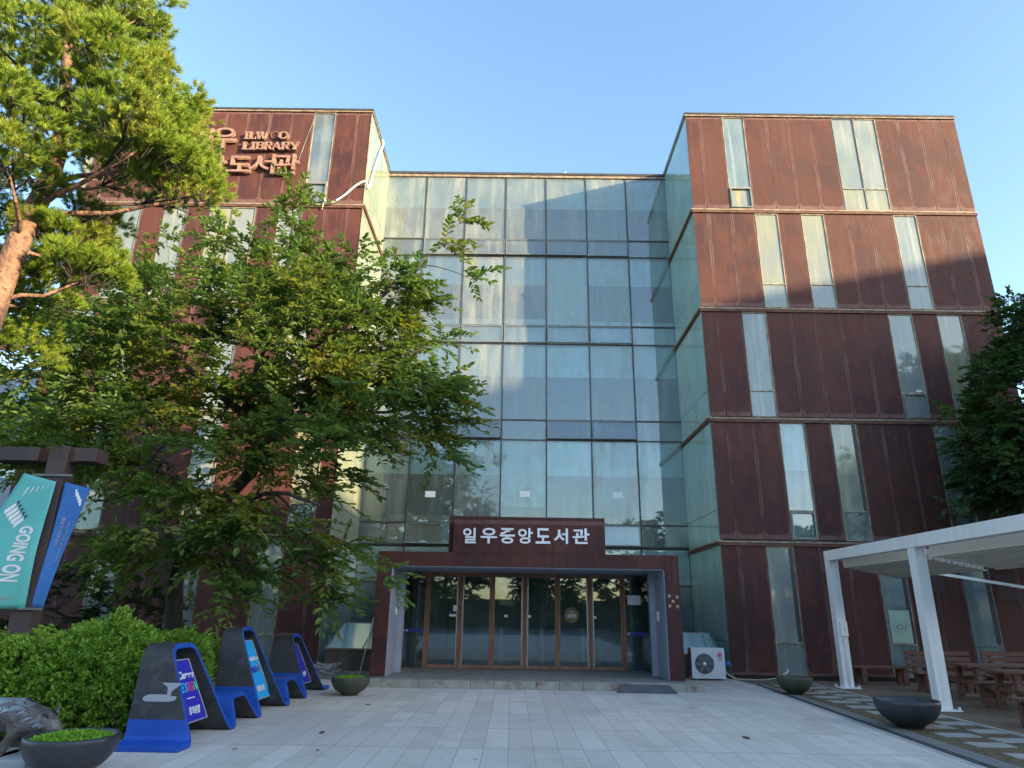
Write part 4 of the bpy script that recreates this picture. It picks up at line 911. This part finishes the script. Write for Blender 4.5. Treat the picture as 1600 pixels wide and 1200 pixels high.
q = MB(); q.box(-6.6,-4.85,-11.25,-10.6,.0,.10); tag(q.build('statue_plinth', M_['curb'], bevel=.015), 'low pale stone plinth under the boar statue', 'plinth')

# ---------------------------------------------------------------- banner post
def banner_post():
    X, Y = -7.0, -8.6
    e = empty('banner_post', (X, Y, 0)); tag(e, 'purple-brown square post with T-shaped lamp head behind the hedge', 'post')
    B('pole', M_['post'], e, (-.15,.15,-.12,.12,0,3.90), bevel=.006)
    B('lamp_head', M_['post'], e, (-1.05,-.30,-.12,.22,3.66,3.87), bevel=.006); B('lamp_head', M_['post'], e, (.24,.58,-.12,.22,3.66,3.87), bevel=.006)
    B('head_bracket', M_['lip'], e, (-.32,-.151,-.05,.12,3.66,3.84)); B('head_bracket', M_['lip'], e, (.151,.24,-.05,.12,3.66,3.84))
    B('banner_arm', M_['alu'], e, (-.30,.30,-.16,-.13,3.42,3.45), (-.30,.30,-.16,-.13,1.50,1.53))
banner_post()
def banner(name, label, TL, TR, BR, BL, m, wave=.03, n=24):
    nx, nz = 10, n; q = MB(); P = {}
    for j in range(nz+1):
        for i in range(nx+1):
            u, v = i/nx, j/nz; p = (Vector(TL)*(1-u)+Vector(TR)*u)*(1-v)+(Vector(BL)*(1-u)+Vector(BR)*u)*v
            p.y += wave*(math.sin(v*5+u*2.5)+.5*math.sin(u*6-v*3))*(.3+v); P[i, j] = p
    vs = [P[i, j] for j in range(nz+1) for i in range(nx+1)]; k = nx+1
    q.add(vs, [(j*k+i, (j+1)*k+i, (j+1)*k+i+1, j*k+i+1) for j in range(nz) for i in range(nx)], 0, True)
    o = q.build(name, m); tag(o, label, 'banner', 'banners on the post'); s = o.modifiers.new('thick', 'SOLIDIFY'); s.thickness = .004
    def surf(u, v):
        p = (Vector(TL)*(1-u)+Vector(TR)*u)*(1-v)+(Vector(BL)*(1-u)+Vector(BR)*u)*v; p.y += wave*(math.sin(v*5+u*2.5)+.5*math.sin(u*6-v*3))*(.3+v); return p
    def ink(nm, polys, mm):
        q = MB()
        for poly in polys:
            q.add([surf(u, v)+Vector((.002,-.007,0)) for u, v in poly], [tuple(range(len(poly)))])
        return q.build(nm, mm, o)
    def text(txt, u0, v0, u1, v1, mm, bold=.02, turn=True):
        """text running down the banner; mesh bent onto its surface"""
        g = glyph(txt, 1, .01, mm, 'banner_writing', o, (0,0,0), (0,0,0), 1, bold); me = g.data; nv = len(me.vertices); v = np.empty(nv*3); me.vertices.foreach_get('co', v); v = v.reshape(-1,3)
        for r in v:
            a, b = r[0], r[1]; uu = u0+(u1-u0)*b; vv = v0+(v1-v0)*a; p = surf(uu, vv)+Vector((.002,-.006-(.003 if r[2] > .005 else 0),0)); r[:] = p
        me.vertices.foreach_set('co', v.ravel()); me.update()
    return o, ink, text
o, ink, text = banner('banner', 'teal banner reading GOING ON hung left of the post', (-7.36,-8.85,3.44), (-6.90,-8.78,3.33), (-6.95,-8.78,1.52), (-7.95,-9.15,1.48), M_['tealb'])
text('GOING ON', .58, .38, .84, .80, M_['letter'], .03)
ink('banner_dash', [[(.30+.13*i,.075-.012*i+.02),(.34+.13*i,.065-.012*i+.02),(.30+.13*i,.15-.024*i),(.27+.13*i,.165-.024*i)] for i in range(5)], M_['letter'])
ink('banner_dash', [[(.10+.075*i,.285+.022*i),(.24+.075*i,.215+.024*i),(.26+.075*i,.245+.024*i),(.14+.075*i,.315+.022*i)] for i in range(5)], M_['letter'])
ink('banner_dash_tip', [[(.24+.075*i,.205+.024*i),(.31+.075*i,.20+.024*i),(.27+.075*i,.235+.024*i)] for i in range(5)], M_['purple'])
ink('banner_dash', [[(.30,.70),(.36,.70),(.50,.83),(.44,.845)],[(.15,.74),(.20,.72),(.28,.86),(.22,.88)]], M_['letter']); ink('banner_dash_tip', [[(.28,.675),(.34,.675),(.37,.715),(.30,.71)]], M_['purple'])
ink('banner_emblem', [[(.50+.055*math.cos(a),.925+.026*math.sin(a)) for a in [R(20*k) for k in range(18)]]], M_['letter']); ink('banner_emblem_core', [[(.50+.028*math.cos(a),.922+.013*math.sin(a)) for a in [R(30*k) for k in range(12)]]], M_['tealb']).location.y = -.003
ink('banner_small_print', [[(.60,.912),(.82,.912),(.82,.922),(.60,.922)],[(.60,.932),(.78,.932),(.78,.940),(.60,.940)]], M_['peel'])
o, ink, text = banner('banner', 'royal blue banner hung right of the post', (-6.80,-8.72,3.34), (-6.47,-8.60,3.26), (-6.80,-8.62,1.50), (-6.86,-8.72,1.55), M_['blueb'], .02)
ink('banner_dash', [[(.45+.10*i,.04+.022*i),(.52+.10*i,.03+.022*i),(.62+.09*i,.085+.022*i),(.55+.09*i,.095+.022*i)] for i in range(4)], M_['letter'])
text('ACTIVE COMM', .62, .30, .78, .62, M_['peel'], .0); text('BEYOND', .28, .28, .44, .52, M_['peel'], .0)

# ---------------------------------------------------------------- things round the entrance
def ac():
    e = empty('ac_unit', (4.96,-.28,0)); tag(e, 'white outdoor air conditioner unit right of the entrance portal', 'air conditioner')
    B('casing', M_['acw'], e, (-.425,.425,-.20,.14,.04,.76), bevel=.012); B('foot', M_['acd'], e, (-.36,-.28,-.18,.12,0,.04)); B('foot', M_['acd'], e, (.28,.36,-.18,.12,0,.04))
    q = MB(); c = (-.09, 0, .40); 
    q.lathe([(0,0),(.235,0),(.235,-.006)], n=40); o = q.build('fan_recess', M_['acd'], e); o.location = (-.10,-.202,.39); o.rotation_euler = (R(90),0,0)
    q = MB()
    for r in (.05,.08,.11,.14,.17,.20,.235): q.tube([(r*math.cos(R(a)),0,r*math.sin(R(a))) for a in range(0,361,12)], .0028 if r < .23 else .007, 5, cap=False)
    for k in range(24): a = R(15*k); q.tube([(.04*math.cos(a),0,.04*math.sin(a)),(.235*math.cos(a+.15),0,.235*math.sin(a+.15))], .0025, 4)
    g = q.build('fan_guard', M_['grey'], e); g.location = (-.10,-.216,.39)
    q = MB()
    for k in range(6):
        a = R(60*k); q.add([(.03*math.cos(a),0,.03*math.sin(a)),(.21*math.cos(a-.25),0,.21*math.sin(a-.25)),(.215*math.cos(a+.25),-.006,.215*math.sin(a+.25)),(.03*math.cos(a+.9),-.002,.03*math.sin(a+.9))], [(0,1,2,3)])
    f = q.build('fan', mat('fan_blade', (.17,.175,.185), rough=.5), e); f.location = (-.10,-.2055,.39)
    q = MB(); q.lathe([(0,0),(.036,0),(.042,-.008)], n=20); h = q.build('hub', M_['letter'], e); h.location = (-.10,-.222,.39); h.rotation_euler = (R(90),0,0)
    q = MB(); q.lathe([(0,0),(.06,0),(.06,-.003)], n=28); h = q.build('logo_disc', M_['red'], e); h.location = (.30,-.203,.60); h.rotation_euler = (R(90),0,0)
    q = MB(); q.tube([(.30+.038*math.cos(R(a)),-.2075,.60+.038*math.sin(R(a))) for a in range(40,361,16)], .003, 5); q.tube([(.30,-.2075,.622),(.30,-.2075,.592),(.318,-.2075,.592)], .003, 5); q.tube([(.336,-.2075,.60),(.315,-.2075,.60)], .003, 5); q.build('logo_mark', M_['letter'], e)
    glyph('LG', .055, .003, M_['grey'], 'writing', e, (.255,-.202,.465), F90, .095, .03)
    B('seam', M_['grey'], e, (.13,.133,-.2025,-.2,.06,.74)); B('side_grille', M_['acd'], e, *[(-.432,-.4255,-.17,.11,.10+.035*i,.12+.035*i) for i in range(18)])
ac()
q = MB(); pts = [(5.39,-.4,.22),(5.48,-.42,.12),(5.62,-.45,.04),(5.9,-.5,.03),(6.3,-.52,.035),(6.6,-.5,.07),(6.8,-.46,.12),(6.92,-.42,.2)]
q.tube(pts, .016, 8); q.tube([(p[0]+.02, p[1]-.03, p[2]+.01) for p in pts[1:-1]], .011, 6); q.tube([(6.80,-.46,.13),(6.88,-.44,.18),(6.98,-.42,.24),(6.97,-.42,.30)], [.03,.032,.03,.01], 8); tag(q.build('drain_hose', M_['hose']), 'cream wrapped hose running from the air conditioner along the wall', 'hose')
q = MB(); q.tube([(5.42,-.38,.33),(5.46,-.40,.40),(5.50,-.40,.44),(5.53,-.4,.36),(5.56,-.4,.33)], [.02,.03,.035,.022,.012], 7); tag(q.build('blue_tape_knot', mat('blue_tape', (.03,.15,.6), rough=.5)), 'knot of bright blue tape beside the air conditioner', 'tape')
def skylight(label, x0, x1, y0, y1, zb, zt, lean):
    e = empty('light_well', ((x0+x1)/2, (y0+y1)/2, 0)); tag(e, label, 'light well', 'glass-lidded light wells'); w, d = (x1-x0)/2, (y1-y0)/2
    B('base', M_['conc'], e, (-w,w,-d,d,0,zb))
    q = MB(); a = [(-w-.02,-d-.02,zb+.01),(w+.02,-d-.02,zb+.01),(w+.02-.0,d-.02,zt),(-w+lean,d-.02,zt)]; q.add(a+[(p[0],p[1]+.012,p[2]-.02) for p in a], [(0,1,2,3),(7,6,5,4),(0,4,5,1),(1,5,6,2),(2,6,7,3),(3,7,4,0)])
    g = q.build('lid_glass', M_['lidglass'], e)
    f = MB()
    for i in range(4): f.bar(a[i], a[(i+1)%4], .035, .035)
    f.bar(tuple(Vector(a[0]).lerp(Vector(a[1]),.72)), tuple(Vector(a[3]).lerp(Vector(a[2]),.78)), .025, .03); f.build('lid_frame', M_['cap'], e)
    B('side_cheek', M_['side'], e, (-w+.02,-w+.03,-d+.1,d-.03,zb+.01,zb+.3), (w-.03,w-.02,-d+.1,d-.03,zb+.01,zb+.3))
skylight('concrete light well with tilted glass lid left of the portal', -4.72, -3.45, -.55, .45, .60, 1.22, .18)
skylight('light well with glass lid behind the air conditioner', 4.45, 5.45, .25, 1.15, .56, 1.08, .04)
def coil():
    q = MB(); random.seed(2)
    for k in range(9):
        cx, cy, r, ph = -4.42+random.uniform(-.1,.1), -1.45+random.uniform(-.12,.12), random.uniform(.16,.36), random.random()*6
        q.tube([(cx+r*math.cos(a), cy+r*.7*math.sin(a), .03+.035*k+.03*math.sin(a*2+ph)) for a in [R(15*j)+ph for j in range(24)]], .016, 6)
    tag(q.build('hose_coil', M_['hoseg']), 'coiled grey hose lying left of the entrance by the light well', 'hose')
coil()
q = MB(); q.tube([(-3.72,-1.1,.02),(-3.42,-.95,1.72)], .011, 8); tag(q.build('leaning_stick', M_['pipe']), 'thin white stick leaning beside the portal', 'stick')
LN = [(-2.5,-5.95,.09),(-2.54,-8.77,.11),(-3.24,-9.97,.05),(3.18,-5.73,.09),(4.17,-5.1,.06),(3.2,-8.62,.13),(-2.27,-9.96,.05),(1.1,-6.9,.03),(-.4,-10.3,.04)]
LB = ['brown dry leaf near the left bowl planter','largest brown leaf before the ribbon bench','small brown leaf at the lower left paving','brown dry leaf right of the wheel ramp','tiny brown leaf farthest right on the paving','large dark leaf right on the paving','small leaf low before the first loop of the bench','tiny speck of leaf in mid paving','tiny leaf low in mid paving']
for (x, y, s), lb in zip(LN, LB):
    q = MB(); q.add([(-1,0,0),(-.3,-.35,.06),(.5,-.3,.10),(1,0,.04),(.4,.38,.02),(-.4,.33,.05)], [(0,1,2,3,4,5)]); o = q.build('fallen_leaf', M_['dryleaf']); o.location = (x,y,.006); o.scale = (s, s*.8, s*.8); o.rotation_euler = (0,0,random.random()*6)
    m_ = o.modifiers.new('thick','SOLIDIFY'); m_.thickness = .01; tag(o, lb, 'leaf', 'fallen leaves on the paving')
# white flexible pipe over the left wing's roof edge
q = MB(); A = [at(505,312,-.10), at(512,316,-.12), at(520,316,-.15), at(538,305,-.2), at(556,290,-.22), at(570,283,-.2), Vector((-4.97,-.10,14.72)), Vector((-4.93,.12,14.75)), Vector((-4.92,.5,15.6)), Vector((-4.92,1.05,16.75)), Vector((-4.95,1.55,17.55)), Vector((-5.0,1.7,17.83)), Vector((-5.1,1.62,17.9)), Vector((-5.25,1.6,17.8))]
sm = []
for i in range(len(A)-1):
    for k in range(5):
        u = k/5; p0,p1,p2,p3 = A[max(i-1,0)],A[i],A[i+1],A[min(i+2,len(A)-1)]; sm.append(.5*((2*p1)+(p2-p0)*u+(2*p0-5*p1+4*p2-p3)*u*u+(3*p1-p0-3*p2+p3)*u**3))
q.tube(sm, .032, 8); tag(q.build('white_pipe', M_['pipe']), 'white flexible pipe looping over the roof corner of the left wing', 'pipe')
q = MB(); q.tube([at(505,312,-.10)+Vector((0,0,.05)), at(505,320,-.10), at(503,328,-.05)], .012, 6); q.bar(at(505,313,.0), at(505,313,-.14), .05, .05); tag(q.build('pipe_bracket', M_['pipe']), 'small white bracket holding the pipe end on the left wing', 'bracket')

# ---------------------------------------------------------------- pergola and benches
def pergola():
    e = empty('pergola', (7.8,-1.75,0)); tag(e, 'white steel pergola with gathered beige awning', 'pergola'); oy = 1.75; ox = -7.8
    def b(name, m, *bx): return B(name, m, e, *[(x0+ox,x1+ox,y0+oy,y1+oy,z0,z1) for x0,x1,y0,y1,z0,z1 in bx], bevel=.006)
    for y in (-1.75,-5.42,-9.2):
        b('post', M_['white'], (7.70,7.93,y-.11,y+.11,.02,2.86)); b('post_foot', M_['white'], (7.58,8.05,y-.2,y+.2,0,.02), *[(x-.02,x+.02,y+s*.16-.02,y+s*.16+.02,.021,.07) for x in (7.62,8.01) for s in (-1,1)])
    b('beam', M_['white'], (7.70,7.93,-9.4,-1.64,2.863,3.10))
    for y in (-1.75,-5.42,-9.2): b('post', M_['white'], (12.60,12.82,y-.11,y+.11,.02,2.86))
    b('beam', M_['white'], (12.60,12.82,-9.4,-1.64,2.863,3.10))
    b('bolt', M_['steel'], *[(x-.012,x+.012,y-.125,y-.111,z-.012,z+.012) for y in (-1.75,-5.42) for x in (7.76,7.87) for z in (2.72,2.80)])
    q = MB()   # awning fabric: pleats running along the beam
    prof = []
    for i in range(11):
        x = 8.0+.115*i; prof += [(x, 2.90-.012*i), (x+.03, 2.70-.022*i), (x+.085, 2.70-.022*i)]
    n = len(prof)
    for y in (-9.3,-5.6,-5.25,-1.9): pass
    for (ya, yb) in ((-9.1,-5.55),(-5.25,-1.95)):
        vs = [(x+ox, ya+oy, z) for x, z in prof]+[(x+ox, yb+oy, z) for x, z in prof]; q.add(vs, [(i, i+1, n+i+1, n+i) for i in range(n-1)])
    a = q.build('awning', M_['fabric'], e); s = a.modifiers.new('t', 'SOLIDIFY'); s.thickness = .012
    q = MB(); P0, P1_ = at(1415,888,-1.0), at(1620,921,-1.0); q.bar(P0+Vector((ox,oy,0)), P1_+Vector((ox,oy,0)), .07, .07); q.build('tie_bar', M_['white'], e)
    B('switch_box', M_['white'], e, (-.04,.12,-.18,-.112,1.13,1.46), bevel=.006); q = MB(); q.tube([(.0,-.14,1.13),(.01,-.14,.9),(.0,-.13,.4),(.01,-.13,.03)], .008, 6); q.tube([(-.02,-.14,1.13),(-.04,-.15,1.07),(-.01,-.15,1.03),(.02,-.14,1.06),(.03,-.14,.6),(.02,-.13,.03)], .006, 6); q.build('switch_cable', M_['pipe'], e)
    B('keyhole', M_['grey'], e, (.045,.055,-.184,-.181,1.26,1.33))
pergola()
def park_bench(label, loc, rz, ln=1.5, back=True):
    e = empty('wooden_bench', loc, rz); tag(e, label, 'bench', 'wooden benches under the pergola'); h = ln/2
    B('seat', M_['wood'], e, *[(-h,h,-.22+.115*i,-.12+.115*i,.38,.42) for i in range(4)], bevel=.005)
    for sx in (-1, 1):
        for sy in (-1, 1): B('leg', M_['wood'], e, (sx*(h-.22)-.06,sx*(h-.22)+.06,sy*.15-.045,sy*.15+.045,0,.379), bevel=.005)
    if back:
        B('backrest', M_['wood'], e, *[(-h,h,.25,.285,.50+.125*i,.60+.125*i) for i in range(3)], bevel=.005); B('back_support', M_['wood'], e, *[(s*(h-.22)-.04,s*(h-.22)+.04,.287,.33,.2,.86) for s in (-1,1)])
def picnic(label, loc, rz):
    e = empty('picnic_table', loc, rz); tag(e, label, 'table', 'wooden picnic tables')
    B('tabletop', M_['wood'], e, *[(-.75,.75,-.36+.145*i,-.23+.145*i,.66,.70) for i in range(5)], bevel=.005)
    for s in (-1, 1):
        B('seat', M_['wood'], e, (-.75,.75,s*.68-.13,s*.68+.13,.40,.44), bevel=.005)
        q = MB(); q.box(s*.5-.05,s*.5+.05,-.78,.78,.33,.398); q.bar((s*.5,-.25,.655),(s*.5,-.33,.0),.10,.09); q.bar((s*.5,.25,.655),(s*.5,.33,.0),.10,.09); q.bar((s*.5,-.72,.33),(s*.5,-.70,0),.09,.09); q.bar((s*.5,.72,.33),(s*.5,.70,0),.09,.09); q.build('leg_frame', M_['wood'], e)
park_bench('low plank bench without back by the dark wall', (9.15,-.75,0), 0, 1.45, False)
park_bench('slatted wooden bench with backrest behind the second white post', (9.85,-2.3,0), 0, 1.5)
park_bench('slatted wooden bench with backrest at the right edge', (11.7,-2.1,0), 0, 1.4)
picnic('wooden picnic table with attached seats nearer the wall', (9.75,-4.0,0), R(4))
picnic('wooden picnic table with attached seats nearest the right edge', (9.45,-5.65,0), R(-4))
park_bench('rough wooden stool bench low at the right edge', (8.45,-7.35,0), R(6), 1.3, False)
# overhead service wires beyond the left wing
for i, (a, b) in enumerate((((-60,560),(130,650)),((-60,600),(110,690)),((-60,690),(90,540)))):
    q = MB(); q.tube([at(*a, 6), at((a[0]+b[0])/2, (a[1]+b[1])/2+4, 6), at(*b, 6)], .015, 6); tag(q.build('service_wire', M_['black']), ['upper black overhead wire in the far left gap','middle black overhead wire in the far left gap','lowest black overhead wire in the far left gap'][i], 'wire', 'overhead wires at far left')
